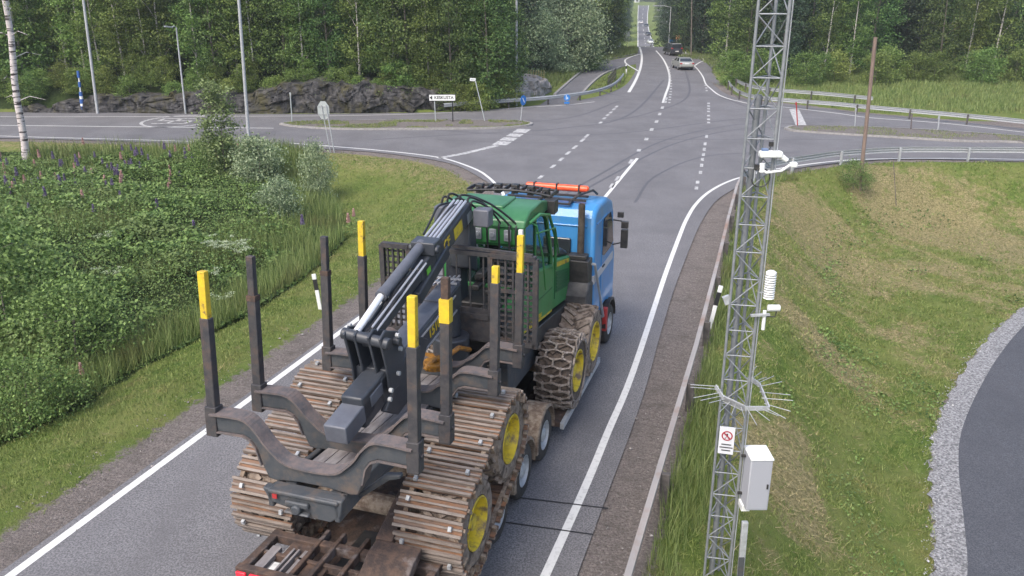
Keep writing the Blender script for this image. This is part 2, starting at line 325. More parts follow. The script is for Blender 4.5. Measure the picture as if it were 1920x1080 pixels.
# ------------------------------------------------------------------ roads
def asphalt(name, c1, c2, c3):
    m = bpy.data.materials.new(name); m.use_nodes = True; n = m.node_tree.nodes; l = m.node_tree.links; b = n['Principled BSDF']; b.inputs['Roughness'].default_value = .82; b.inputs['Specular IOR Level'].default_value = .35
    tc = n.new('ShaderNodeTexCoord')
    def noise(s, d, lo, hi, st=None):
        t = n.new('ShaderNodeTexNoise'); t.inputs['Scale'].default_value = s; t.inputs['Detail'].default_value = d; t.inputs['Roughness'].default_value = .7
        if st:
            mp = n.new('ShaderNodeMapping'); mp.inputs['Rotation'].default_value = (0, 0, HD); mp.inputs['Scale'].default_value = st; l.new(tc.outputs['Object'], mp.inputs[0]); l.new(mp.outputs[0], t.inputs[0])
        else: l.new(tc.outputs['Object'], t.inputs[0])
        k = n.new('ShaderNodeMapRange'); k.inputs[1].default_value = lo; k.inputs[2].default_value = hi; l.new(t.outputs[0], k.inputs[0]); return k.outputs[0]
    def mix(f, a, c, k=1):
        x = n.new('ShaderNodeMix'); x.data_type = 'RGBA'
        for i, q in ((6, a), (7, c)):
            if isinstance(q, tuple): x.inputs[i].default_value = (*q, 1)
            else: l.new(q, x.inputs[i])
        if k != 1:
            mm = n.new('ShaderNodeMath'); mm.operation = 'MULTIPLY'; mm.inputs[1].default_value = k; l.new(f, mm.inputs[0]); f = mm.outputs[0]
        l.new(f, x.inputs[0]); return x.outputs[2]
    c = mix(noise(30, 3, .40, .62), c1, c2)                # aggregate
    c = mix(noise(1, 4, .4, .66, (.55, .05, 1)), c, c3, .55)  # wheel paths and wear along the road
    c = mix(noise(.35, 5, .42, .62), c, c1, .4)
    l.new(c, b.inputs['Base Color'])
    bp = n.new('ShaderNodeBump'); bp.inputs['Strength'].default_value = .5; bp.inputs['Distance'].default_value = .01; l.new(noise(60, 2, 0, 1), bp.inputs['Height']); l.new(bp.outputs[0], b.inputs['Normal'])
    return m
M = {}
M['asphalt'] = asphalt('asphalt', (.085, .083, .088), (.235, .232, .24), (.14, .135, .14))
M['asphalt_low'] = asphalt('asphalt_low', (.048, .051, .060), (.11, .115, .13), (.065, .066, .075))
M['paint'] = mat('road_paint', (.62, .62, .6), .7, col2=(.40, .40, .39), scale=9, contrast=(.5, .75))
M['oldpaint'] = mat('worn_road_paint', (.50, .50, .49), .8, col2=(.2, .2, .21), scale=5, contrast=(.42, .62))
M['crack'] = mat('sealed_joint', (.012, .012, .013), .6)
M['skid'] = mat('tyre_rubber_mark', (.075, .074, .082), .8, col2=(.10, .10, .112), scale=6)
M['kerb'] = mat('kerb_stone', (.33, .32, .31), .85, col2=(.22, .21, .2), scale=6, bump=.3)
M['gravel'] = mat('gravel', (.07, .062, .055), .95, col2=(.20, .18, .165), scale=22, contrast=(.42, .6), bump=.9, bscale=26)
def sheet(name, poly, z, m, kind='structure'):
    bm = bmesh.new(); vs = [bm.verts.new((p[0], p[1], (p[2] if len(p) > 2 else 0) + z)) for p in poly]; f = bm.faces.new(vs); f.normal_update()
    if f.normal.z < 0: f.normal_flip()
    bmesh.ops.triangulate(bm, faces=[f]); me = bpy.data.meshes.new(name); bm.to_mesh(me); bm.free(); me.materials.append(m)
    o = obj_of(name, me); tag(o, kind=kind); return o
main = [p for p in WEST_EDGE] + [W(-900, 195)] + NORTH_W[1:] + \
       [(WY(1197, 84.3, 150)[0] - .6, 150, 0), (WY(1270, 84.3, 150)[0], 150, 0)] + NORTH_E + EAST_EDGE[::-1]
sheet('road', main, .004, M['asphalt'])
def strip(mb, pts, wd, z, tz=None, wpx=None):
    """a painted line: constant width along a path on the ground"""
    P = [np.array(p[:2], float) for p in pts]; vs = []
    for i, p in enumerate(P):
        d = P[min(i + 1, len(P) - 1)] - P[max(i - 1, 0)]; d = d / np.linalg.norm(d); nrm = np.array([-d[1], d[0]]) * wd / 2
        zz = (pts[i][2] if len(pts[i]) > 2 else 0) + z
        vs += [(*(p + nrm), zz), (*(p - nrm), zz)]
    mb.add(vs, [(2 * i, 2 * i + 1, 2 * i + 3, 2 * i + 2) for i in range(len(P) - 1)])
def struct(name, mb, m): return tag(mb.build(name, m), kind='structure')
ln = MB()
strip(ln, [L(-30, -7.3), L(0, -7.3), L(19, -7.3)], .17, .009)
strip(ln, curve([L(19, -7.3), W(944, 370), W(932, 349), W(915, 332), W(893, 318), W(850, 302), W(815, 294), W(760, 287), W(700, 281), W(640, 276), W(540, 268)], 5), .16, .009)
strip(ln, curve([W(-200, 246), W(0, 255), W(250, 262), W(410, 267)], 4), .12, .009)
strip(ln, curve([L(-30, 1.0), L(-6, 1.0), W(1090, 930), W(1140, 810), W(1187, 697), W(1245, 522), W(1274, 443), W(1287, 412), W(1304, 384), W(1328, 361), W(1360, 343), W(1395, 331), W(1450, 318), W(1540, 305), W(1620, 299), W(1770, 297), W(1920, 299), W(2300, 305)], 5), .155, .009)
struct('edge_line', ln, M['paint'])
ln = MB()
strip(ln, curve([W(-300, 216), W(0, 219), W(150, 219), W(450, 218), W(640, 217), W(800, 213), W(900, 208), W(975, 202), W(1060, 197), W(1115, 191)], 4), .13, .009)
strip(ln, [W(-300, 232), W(0, 235), W(215, 237.5), W(513, 240.5)], .15, .009)
strip(ln, curve([W(1301, 123), W(1309, 131), W(1318, 144), W(1323, 157), W(1332, 166), W(1346, 177), W(1365, 185), W(1385, 190), W(1410, 195), W(1472, 201), W(1573, 213), W(1633, 221), W(1767, 231), W(1920, 248), W(2200, 280)], 4), .15, .009)
strip(ln, curve([W(1199, 88), W(1202, 97), W(1203.5, 108), W(1202, 122), W(1198, 136), W(1190, 154), W(1179, 173)], 5), .3, .009)
strip(ln, curve([W(1203, 101), W(1186, 105.5), W(1174, 111), W(1172, 116), W(1178, 122), W(1198, 134)], 5), .22, .009)
strip(ln, curve([W(1230, 95), W(1238, 104), W(1244, 112), W(1251, 126), W(1255.5, 143), W(1254, 160), W(1248, 177), W(1243, 193)], 5), .22, .009)
strip(ln, [W(1271, 97), W(1284, 108), W(1300, 122)], .25, .009)
strip(ln, curve([W(1301, 124), W(1312, 117), W(1320, 113), W(1310, 106), W(1296, 104)], 4), .2, .009)
# centre line towards the lorry
strip(ln, [W(1195, 297), W(1130, 375), L(12, -3.3), L(-12, -3.3)], .17, .009)
struct('lane_line', ln, M['paint'])
ds = MB()
def dash(u, v, du, dv, wd=.2): strip(ds, [W(u - du / 2, v - dv / 2), W(u + du / 2, v + dv / 2)], wd, .009)
for u, v in ((1100, 255), (1092, 263), (1078, 276), (1065, 287), (1052, 299), (1037, 312), (1014, 332), (994, 348)): dash(u, v, 7, -6, .2)
for u, v in ((1156, 200), (1151, 205), (1145, 211), (1139, 216), (1133, 222), (1126, 230)): dash(u, v, 4, -3.2, .22)
for u, v in ((1249, 185), (1247.5, 191), (1242, 202), (1237, 214), (1231, 228), (1222, 243), (1212, 261), (1198, 282)): dash(u, v, 1.8, -4.4, .24)
for u, v in ((1183, 303), (1158, 335), (1148, 348)): dash(u, v, 5, -8, .2)
for v in (194, 199, 204, 209, 217, 224, 230): dash(1328.6, v, -.2, -2.6, .22)
for u, v in ((1324.7, 256), (1322, 270), (1320.4, 280), (1319, 290), (1317, 299), (1315.6, 310), (1313.4, 323.5), (1308, 342), (1305.7, 353)): dash(u, v, .6, -5.4, .17)
for u, v in ((1323, 160), (1324.5, 165), (1325, 170)): dash(u, v, .6, -2.0, .2)
for k in range(14): dash(1254 + 4 * math.sin(k / 13 * 3.0), 126 + k * 5.1, 0, -1.8, .22)
# give-way line of the west road: a thin line then a broken band
strip(ds, [W(822, 297), W(870, 288), W(932, 273)], .42, .009)
bandA, bandB = np.array(W(936, 272)[:2]), np.array(W(984, 242)[:2])
for k in range(4):
    a = bandA + (bandB - bandA) * (k / 4); b_ = bandA + (bandB - bandA) * ((k + (.82, .74, .7, .95)[k]) / 4); strip(ds, [tuple(a), tuple(b_)], .95, .009)
strip(ds, [W(1489, 205), W(1503.5, 238)], .75, .009)
struct('broken_line', ds, M['oldpaint'])
# round speed marking painted on the west road
sp = MB(); cc = np.array(W(335, 227)[:2]); rx = 2.0; ry = 2.9
ring = [(cc[0] + math.cos(t) * rx * 1.25, cc[1] + math.sin(t) * ry) for t in np.linspace(0, 2 * math.pi, 49)]; strip(sp, ring, .24, .009)
for x0 in (-1.5, -.2):
    for seg in (((0, 1.3), (1.1, 1.3)), ((0, 1.3), (0, .1)), ((0, .1), (1.1, .1)), ((1.1, .1), (1.1, -1.3)), ((1.1, -1.3), (0, -1.3))): strip(sp, [(cc[0] + x0 + a, cc[1] + b) for a, b in seg], .26, .011 + .001 * (x0 > -1))
struct('speed_marking', sp, M['oldpaint'])
# tyre marks sweeping through the junction, sealed joints
sk = MB()
for k, (pts, wd) in enumerate((([(1000, 400), (1120, 330), (1250, 262), (1400, 232), (1560, 236)], .16), ([(1020, 402), (1140, 332), (1270, 268), (1410, 240), (1560, 244)], .16), ([(700, 262), (900, 250), (1060, 240), (1180, 215), (1245, 150)], .22),
        ([(1500, 285), (1330, 292), (1230, 330), (1190, 380)], .14), ([(760, 240), (960, 252), (1160, 250), (1400, 222), (1560, 224)], .2), ([(820, 262), (1000, 268), (1200, 262), (1420, 262), (1600, 262)], .13), ([(1120, 230), (1210, 214), (1290, 180), (1285, 130)], .2), ([(1110, 165), (1180, 182), (1330, 180), (1400, 200)], .2), ([(640, 232), (860, 232), (1060, 222), (1160, 190)], .2))):
    strip(sk, curve([W(*p) for p in pts], 8), wd, .0062 + .0002 * k)
struct('tyre_mark', sk, M['skid'])
jt = MB(); strip(jt, [W(975, 934), W(1075, 946), W(1140, 954)], .035, .011); strip(jt, [W(948, 980), W(1055, 995), W(1112, 1003)], .035, .011)
strip(jt, [W(1208, 119), W(1246, 119)], .12, .007); strip(jt, [W(1100, 262), W(1060, 262)], .02, .007)
struct('sealed_joint', jt, M['crack'])
# traffic islands: kerb ring with a cobbled, weedy top
def island(name, px):
    P = curve([W(u, v) for u, v in px] + [W(*px[0])], 4); k = MB(); n = len(P)
    c = np.mean(np.array(P)[:, :2], 0); inner = [(p[0] + (c[0] - p[0]) / max(np.hypot(*(c - np.array(p[:2]))), 1) * .22, p[1] + (c[1] - p[1]) / max(np.hypot(*(c - np.array(p[:2]))), 1) * .22) for p in P]
    for i in range(n - 1):
        a, b = P[i], P[i + 1]; c1, c2 = inner[i], inner[i + 1]
        k.add([(a[0], a[1], 0), (b[0], b[1], 0), (b[0], b[1], .13), (a[0], a[1], .13), (c1[0], c1[1], .13), (c2[0], c2[1], .13)], [(0, 1, 2, 3), (3, 2, 5, 4)])
    o = struct(name, k, M['kerb']); s = sheet('island_surface', [(a, b, 0) for a, b in inner[:-1]], .11, M['gravel']); return inner
ISL_W = island('traffic_island', [(524, 234), (560, 230), (700, 227.5), (850, 227), (960, 228.5), (992, 231), (998, 235), (975, 239), (900, 242.5), (760, 244), (640, 243.5), (556, 239)])
ISL_E = island('traffic_island', [(1470, 242), (1490, 238), (1560, 239), (1700, 243), (1920, 258), (2200, 282), (2240, 290), (2100, 290), (1920, 269), (1800, 266.5), (1650, 257.5), (1560, 252), (1490, 247)])
sheet('side_road', [W(1272, 97), W(1300, 101), W(1420, 110), W(1420, 122), W(1338, 124), W(1334, 134), W(1352, 162), W(1330, 150), W(1310, 127), W(1294, 113)], -.02, M['asphalt'])
# cycle path in the north-west, lower road in the south-east, far road over the crest
sheet('cycle_path', curve([W(1010, 198), W(1040, 178), W(1062, 160), W(1090, 138), W(1120, 121), W(1150, 112), W(1196, 104), W(1196, 118), W(1172, 124), W(1135, 137), W(1110, 155), W(1090, 175), W(1080, 190)], 4), .0, M['asphalt'])
cp = MB()
for line in ([W(1040, 178), W(1062, 158), W(1090, 135), W(1120, 119), W(1150, 110), W(1190, 102)], [W(1090, 178), W(1108, 158), W(1132, 139), W(1165, 126)]):
    c = curve(line, 4)
    for a, b in zip(c[:-1], c[1:]): cp.bar((a[0], a[1], .04), (b[0], b[1], .04), .25, .14)
struct('kerb_stone', cp, M['kerb'])
low = [(p[0], p[1], 0) for p in LOW_EDGE]; c0 = np.array([60., 0.])
def inset(P, d):
    out = []
    for p in P: v = c0 - np.array(p[:2]); v /= np.linalg.norm(v); out.append((p[0] + v[0] * d, p[1] + v[1] * d, 0))
    return out
LOW_R = [(p[0] + .10 * math.sin(i * 2.3) , p[1] + .08 * math.cos(i * 3.1), p[2]) for i, p in enumerate(inset(curve(LOW_EDGE[::2], 6), .50))]; sheet('lower_road', LOW_R + [(80, 40, 0), (80, -20, 0), (12, -20, 0)], -2.6 - .012, M['asphalt_low'])
M['greygravel'] = mat('grey_gravel', (.10, .10, .105), .95, col2=(.34, .34, .345), scale=16, contrast=(.4, .64), bump=.9, bscale=20)
bm_ = MB(); W2 = inset(LOW_EDGE, .62)
LE2 = curve(LOW_EDGE[::2], 8); W2 = inset(LE2, .62); LE2 = [(p[0] - .06 + .07 * math.sin(i * .9) + .04 * math.sin(i * 2.1), p[1], p[2]) for i, p in enumerate(LE2)]
for i in range(len(LE2) - 1): a, b = LE2[i], LE2[i + 1]; c, d = W2[i], W2[i + 1]; bm_.add([(a[0], a[1], -2.615), (b[0], b[1], -2.615), (d[0], d[1], -2.60), (c[0], c[1], -2.60)], [(0, 1, 2, 3)])
struct('gravel_verge', bm_, M['greygravel'])
fr = MB(); prev = None; fl = MB()
for v, Y, ul, ur in ((100, 292, 1196, 1228), (84, 315, 1196, 1224), (75, 335, 1196, 1221), (60, 370, 1196, 1217), (43, 430, 1196, 1213.5), (30, 490, 1196, 1214), (12, 590, 1197, 1216), (8, 640, 1196, 1217)):
    a = WY(ul, v, Y); b = WY(ur, v, Y); zz = .25
    cur = ((a[0], a[1], a[2] + zz), (b[0], b[1], b[2] + zz))
    if prev:
        fr.add([prev[0], prev[1], cur[1], cur[0]], [(0, 1, 2, 3)])
        for e in (0, 1): strip(fl, [prev[e], cur[e]], .35, .1)
        m0 = tuple(.5 * (prev[0][i] + prev[1][i]) for i in range(3)); m1 = tuple(.5 * (cur[0][i] + cur[1][i]) for i in range(3))
        for k in range(2): strip(fl, [tuple(m0[i] + (m1[i] - m0[i]) * (k / 2) for i in range(3)), tuple(m0[i] + (m1[i] - m0[i]) * ((k + .4) / 2) for i in range(3))], .2, .1)
    prev = cur
struct('far_road', fr, M['asphalt']); struct('far_road_line', fl, M['paint'])

# ------------------------------------------------------------------ rock cutting
M['rock'] = mat('dark_rock_with_moss', (.014, .014, .015), .9, col2=(.11, .105, .105), scale=3.2, contrast=(.42, .72), col3=(.055, .05, .02), s3=.9, c3=(.50, .64), bump=1.0, bscale=6, stretch=(1, 1, .6))
M['granite'] = mat('pale_granite', (.22, .21, .20), .9, col2=(.40, .36, .33), scale=1.5, col3=(.10, .09, .07), s3=1.2, bump=.9, bscale=5)
def rocks(name, path, hts, depth, m, seed, nx_=260, nz_=22, rough=.5):
    g = np.random.default_rng(seed); path = np.array([p[:2] for p in path]); seg = np.r_[0, np.cumsum(np.linalg.norm(np.diff(path, axis=0), axis=1))]
    t = np.linspace(0, seg[-1], nx_); px = np.interp(t, seg, path[:, 0]); py = np.interp(t, seg, path[:, 1]); H = np.interp(t, np.linspace(0, seg[-1], len(hts)), hts)
    d = np.stack([np.gradient(px), np.gradient(py)], 1); d = unit(d); nrm = np.stack([-d[:, 1], d[:, 0]], 1)
    co = []
    # blocky displacement: nearest of random cell centres
    cx = g.uniform(0, seg[-1], int(seg[-1] * 2.2)); cz = g.uniform(-.2, 3.2, len(cx)); cv = g.normal(0, 1, len(cx)); ch = g.normal(0, 1, len(cx))
    H = H + .35 * (vnoise(t, t * 0 + seed, .8) - .5) + .25 * (vnoise(t, t * 0 + seed + 9, 2.6) - .5)
    for j in range(nz_ + 8):
        f = min(j / nz_, 1); back = max(0, j - nz_) / 8
        z = -.15 + (H + .15) * f; dist = ((t[:, None] - cx[None]) * .9) ** 2 + ((z[:, None] - cz[None]) * 1.3) ** 2; k = np.argmin(dist, 1)
        s2 = np.sort(dist, 1); edge = np.clip((s2[:, 1] - s2[:, 0]) * 6, 0, 1)
        off = cv[k] * .22 * rough * 2 * (.3 + .7 * edge) + .12 * (vnoise(t, z + j * .13, 3.) - .5) + f ** 2 * .2 + back * depth - (1 - edge) * -.12
        zz = z + (ch[k] * .10 + .2 * back) * (1 if f > .5 else 0) * rough * 2
        co.append(np.stack([px + nrm[:, 0] * off, py + nrm[:, 1] * off, zz], 1))
    co = np.concatenate(co); R0 = nz_ + 8; idx = np.arange(R0 * nx_).reshape(R0, nx_)
    q = np.stack([idx[:-1, :-1], idx[:-1, 1:], idx[1:, 1:], idx[1:, :-1]], -1).reshape(-1, 4)
    me = bpy.data.meshes.new(name); me.from_pydata(co.tolist(), [], q.tolist()); me.materials.append(m); me.update()
    return tag(obj_of(name, me), kind='structure')
rocks('rock_cutting', [W(30, 211), W(200, 212), W(420, 212.5), W(640, 212), W(800, 210), W(880, 206), W(925, 202)], [.3, .5, 1.3, 1.5, 1.2, 1.7, 1.4, 2.1, 2.3, 2.2, 2.2, 1.8, 1.3, .5], 3.2, M['rock'], 3, rough=.42)
rocks('rock_outcrop', [W(918, 198), W(950, 193), W(990, 187), W(1018, 180), W(1040, 170)], [.3, 1.6, 1.5, 1.9, 1.3, .2], 2.6, M['granite'], 5, 80, 16, rough=.45)

# ------------------------------------------------------------------ trees
LM = {}
LM['birch'] = leafmat('birch_leaf', [(.060, .115, .026), (.130, .205, .048), (.235, .32, .085)], obj=.28)
LM['dark'] = leafmat('alder_leaf', [(.038, .080, .023), (.085, .155, .042), (.155, .24, .070)], obj=.28)
LM['spruce'] = leafmat('spruce_needle', [(.016, .034, .018), (.036, .064, .03), (.066, .10, .048)], obj=.2, trl=.05)
LM['willow'] = leafmat('willow_leaf', [(.10, .155, .07), (.22, .29, .14), (.40, .46, .28)], obj=.1)
LM['weed'] = leafmat('ditch_leaf', [(.030, .074, .015), (.095, .185, .038), (.235, .345, .10)], world=((.16, .21, .075), .45, .5, .75))
LM['grass'] = leafmat('long_grass', [(.075, .13, .03), (.16, .235, .062), (.29, .345, .13)], world=((.15, .15, .06), .5, .52, .75))
LM['mown'] = leafmat('mown_grass', [(.08, .14, .026), (.17, .24, .050), (.29, .33, .11)], world=((.30, .27, .12), .9, .52, .72))
LM['hay'] = leafmat('dry_cut_grass', [(.15, .13, .055), (.28, .24, .11), (.44, .38, .20)], trl=.1)
M['birchbark'] = mat('birch_bark', (.42, .39, .36), .85, col2=(.62, .59, .56), scale=3, col3=(.04, .035, .03), s3=3, c3=(.55, .6), stretch=(1, 1, 2.2))
M['bark'] = mat('grey_brown_bark', (.10, .085, .07), .95, col2=(.20, .175, .15), scale=6, bump=.5)
def crown(seed, H, Rr, z0, ncl, nl, size, kind='round'):
    g = np.random.default_rng(seed); cs = []
    for k in range(ncl):
        f = (k + g.random()) / ncl; z = z0 + (H - z0) * f
        if kind == 'round': r = Rr * math.sqrt(max(.05, 1 - (2 * f - .85) ** 2 * .8))
        elif kind == 'cone': r = Rr * (1 - f) ** .8 + .15
        elif kind == 'dome': r = Rr * math.sqrt(max(.02, 1 - f * f))
        else: r = Rr * (.55 + .45 * math.sin(math.pi * min(1, f * 1.15 + .1)))
        th = g.uniform(0, 2 * math.pi); rr = r * (.35 + .65 * math.sqrt(g.random())) if kind != 'cone' else r * g.uniform(.2, 1)
        cs.append((math.cos(th) * rr, math.sin(th) * rr, z))
    cs = np.array(cs); w_ = g.uniform(.5, 1.5, ncl); k = g.choice(ncl, nl, p=w_ / w_.sum()); sg = (.22 + .14 * g.random(ncl))[k][:, None] * (Rr / 2.2) ** .5
    sc = np.array([1.15, 1.15, .62 if kind != 'cone' else .38]); P = cs[k] + g.normal(size=(nl, 3)) * sg * sc * 1.25
    if kind == 'cone': P[:, 2] -= .22 * np.hypot(P[:, 0], P[:, 1])
    P[:, 2] = np.maximum(P[:, 2], .1); return cs, leaves(P, size, .3, g, .6)
def trunk_mb(g, H, r, cs, nb=14, lean=.0):
    m = MB(); pts = []; rad = []; n = 9; ax, ay = g.normal(0, lean, 2)
    for i in range(n): f = i / (n - 1); pts.append((ax * f * H * .1 + .12 * math.sin(f * 5 + ax * 9) * f, ay * f * H * .1 + .1 * math.cos(f * 4) * f, H * f - .25)); rad.append(r * (1.25 if i == 0 else 1) * (1 - .88 * f))
    m.tube(pts, rad, 8)
    for k in g.choice(len(cs), min(nb, len(cs)), replace=False):
        c = cs[k]; f = max(.12, min(.9, c[2] / H - .12)); i = f * (n - 1); a = Vector(pts[int(i)]).lerp(Vector(pts[min(int(i) + 1, n - 1)]), i % 1); b = Vector(c)
        m.tube([a, a.lerp(b, .5) + Vector((0, 0, .15)), b], [r * .35 * (1 - f * .6), r * .22 * (1 - f * .6), .012], 5)
    return m
class Tree:
    def __init__(s, name, part, cat, seed, H, Rr, z0, ncl, nl, size, kind, leafm, barkm, r, nb=14, lean=.3):
        g = np.random.default_rng(seed + 99); s.cs, co = crown(seed, H, Rr, z0, ncl, nl, size, kind); s.name, s.cat = name, cat
        s.crown = npmesh('crown', co, 4, leafm); t = trunk_mb(g, H * .97, r, s.cs, nb, lean); tm = bpy.data.meshes.new('trunk'); tm.from_pydata(t.v, [], t.f); tm.materials.append(barkm); tm.polygons.foreach_set('use_smooth', [True] * len(tm.polygons)); s.trunk = tm
    def put(s, loc, sc, rz, label, group=None, sz=None):
        o = empty(s.name, loc, rz, label=label, cat=s.cat, group=group); o.scale = (sc, sc, sz or sc)
        a = obj_of('crown', s.crown, o); b = obj_of('trunk', s.trunk, o); return o
BI = [Tree('birch_tree', 'crown', 'tree', 10 + k, 13, 2.0, 1.6, 110, 9000, .20, 'oval', LM['birch'], M['birchbark'], .12, 10) for k in range(3)]
AL = [Tree('alder_tree', 'crown', 'tree', 20 + k, 11, 2.5, .8, 130, 10000, .21, 'round', LM['dark'], M['bark'], .16, 14) for k in range(3)]
SP = [Tree('spruce_tree', 'crown', 'tree', 30 + k, 17, 2.6, .7, 190, 12000, .24, 'cone', LM['spruce'], M['bark'], .18, 20, .05) for k in range(2)]
BU = [Tree('bush', 'crown', 'bush', 40 + k, 3.2, 1.5, .1, 60, 5000, .15, 'round', LM['birch'], M['bark'], .05, 12) for k in range(2)]
DO = Tree('willow_tree', 'crown', 'tree', 50, 9, 5.2, .5, 230, 22000, .26, 'dome', LM['willow'], M['bark'], .3, 20)
gt = np.random.default_rng(5)
def put_tree(kind, u, Y, sc=1, label='', group='', dz=0, sz=None):
    x = WY(u, 100, Y)[0]; k = {'b': BI, 'a': AL, 's': SP, 'u': BU}[kind]; t = k[gt.integers(len(k))]
    return t.put((x, Y, hz(x, Y) + dz), sc * gt.uniform(.88, 1.12), gt.uniform(0, 6.28), label, group, sz)
GB = 'trees of the wood above the rock cutting'
LBL = {'b': 'slender birch with pale stem and light leaves', 'a': 'bushy dark green broadleaf tree', 's': 'dark spruce standing back', 'u': 'low leafy bush'}
GRP = {'b': 'birches', 'a': 'broadleaf trees', 's': 'spruces', 'u': 'bushes'}
def wood(kinds, ua, ub, n, Ya, Yb, sc=1, where='above the rock cutting'):
    for i in range(n):
        f = (i + gt.uniform(.1, .9)) / n; kd = kinds[gt.integers(len(kinds))]; Y = Ya + (Yb - Ya) * gt.random(); uu = ua + (ub - ua) * f; w_ = where + ((', left part' if uu < 300 else ', middle part' if uu < 620 else ', right part') if where.startswith('above') else ''); put_tree(kd, uu, Y, sc, LBL[kd] + ' ' + w_, GRP[kd] + ' ' + w_)
wood('bbab', -120, 950, 26, 68.5, 71.5, .8); wood('abba', -150, 960, 24, 73, 78, .95); wood('saas', -180, 960, 26, 80, 88, 1.05); wood('sas', -200, 1000, 24, 92, 104, 1.2)
wood('uuu', -60, 930, 40, 67.3, 69.0, .6); wood('uuu', -100, 60, 5, 69.5, 71, 1.3); wood('ua', 700, 960, 8, 68, 71, .8)
# beside the cycle path: round willow and tall trees
x = WY(1062, 100, 104)[0]; DO.put((x, 104, 0), 1.0, 1.2, 'broad round willow with pale drooping leaves left of the road up the hill')
x = WY(1000, 100, 98)[0]; DO.put((x, 98, 0), .8, 3.2, 'darker rounded willow behind the street lamp beside the granite outcrop')
wood('aab', 930, 1060, 8, 108, 118, 1.15, 'beside the cycle path'); wood('aas', 1000, 1140, 8, 122, 140, 1.3, 'beside the cycle path'); wood('ab', 1105, 1140, 5, 128, 150, 1.2, 'beside the cycle path'); wood('sab', 1070, 1150, 9, 155, 190, 1.5, 'beside the cycle path'); wood('u', 960, 1110, 6, 104, 110, .9, 'beside the cycle path'); wood('u', 1110, 1160, 7, 118, 160, .8, 'beside the cycle path')
# right of the road and behind the junction's east arm
wood('sas', 1262, 1345, 12, 158, 176, 1.05, 'right of the road up the hill'); wood('ass', 1270, 1400, 12, 140, 152, .95, 'right of the road up the hill')
wood('ssa', 1290, 1420, 9, 128, 146, 1.1, 'right of the road up the hill'); wood('sas', 1250, 1420, 10, 180, 200, 1.3, 'right of the road up the hill')
wood('sab', 1350, 2080, 20, 92, 104, 1.0, 'beyond the east road'); wood('sas', 1350, 2100, 20, 106, 118, 1.15, 'beyond the east road'); wood('u', 1340, 2060, 16, 86, 92, 1.0, 'beyond the east road'); wood('sbs', 1320, 2100, 18, 120, 140, 1.4, 'beyond the east road')
FARL = {'b': 'tree lining the far hillside road', 's': 'dark spruce lining the far hillside road', 'a': 'tree lining the far hillside road'}
for side, (ua, ub) in enumerate(((1120, 1192), (1220, 1300))):
    for Y in (330, 360, 400, 440, 490, 540, 600):
        for k in range(4):
            u = (1176 - 10 * k - gt.random() * 8) if side == 0 else ((1243 if Y < 400 else 1234) + 11 * k + gt.random() * 8); kd = 'sab'[gt.integers(3)]; x = WY(u, 60, Y)[0]
            t = {'b': BI, 'a': AL, 's': SP}[kd]; t[gt.integers(len(t))].put((x, Y, hz(x, Y)), 1.1 + .4 * gt.random(), gt.uniform(0, 6), FARL[kd] + (' on its left' if side == 0 else ' on its right'), 'trees left of the far road' if side == 0 else 'trees right of the far road')
for k in range(16):
    Y = 650 + 30 * gt.random(); x = WY(1130 + 10 * k, 5, Y)[0]; SP[k % 2].put((x, Y, hz(x, Y) - 1), 2.0 if not 6 < k < 9 else .8, k, 'spruce of the dark tree line at the top of the far hill', 'tree line at the top of the far hill')

# ------------------------------------------------------------------ near plants on the left
def single_tree(t, u, v, sc, label, rz=0, sz=None): p = ground(u, v); return t.put(p, sc, rz, label, None, sz)
WI = [Tree('willow_bush', 'crown', 'bush', 60 + k, 2.6, 1.25, .1, 70, 6000, .125, 'round', LM['willow'], M['bark'], .035, 16) for k in range(2)]
YB = Tree('young_birch', 'crown', 'tree', 70, 5.0, .8, .5, 46, 5200, .14, 'oval', leafmat('young_birch_leaf', [(.08, .13, .04), (.16, .22, .075), (.27, .33, .14)]), M['bark'], .04, 22)
GRN = Tree('leafy_bush', 'crown', 'bush', 75, 2.2, 1.3, .05, 45, 6000, .09, 'round', LM['weed'], M['bark'], .03, 12)
single_tree(YB, 425, 345, 1.08, 'young birch with thin leafy top rising from the bushes by the road', .5)
single_tree(WI[0], 488, 352, 1.0, 'round grey green willow bush right of the young birch', 1); single_tree(WI[1], 598, 372, .62, 'narrow silvery willow bush beside the road sign seen from behind', 2, 1.05)
single_tree(WI[1], 525, 420, .75, 'low spreading willow bush nearest the stakes, in front of the round one', 4, .75); single_tree(GRN, 395, 340, .9, 'dark green leafy bush at the foot of the young birch', 2)
for (u, v, s, lb) in ((20, 640, 1.5, 'large dark leafy bush at the left edge of the ditch'), (150, 690, 1.15, 'dark leafy bush right of the big one at the left edge'), (-60, 560, 1.6, 'tall leafy bush cut off by the left edge above the big one'), (60, 800, .8, 'small bright leafy bush low in the left corner of the ditch')): single_tree(GRN, u, v, s, lb, s * 3)
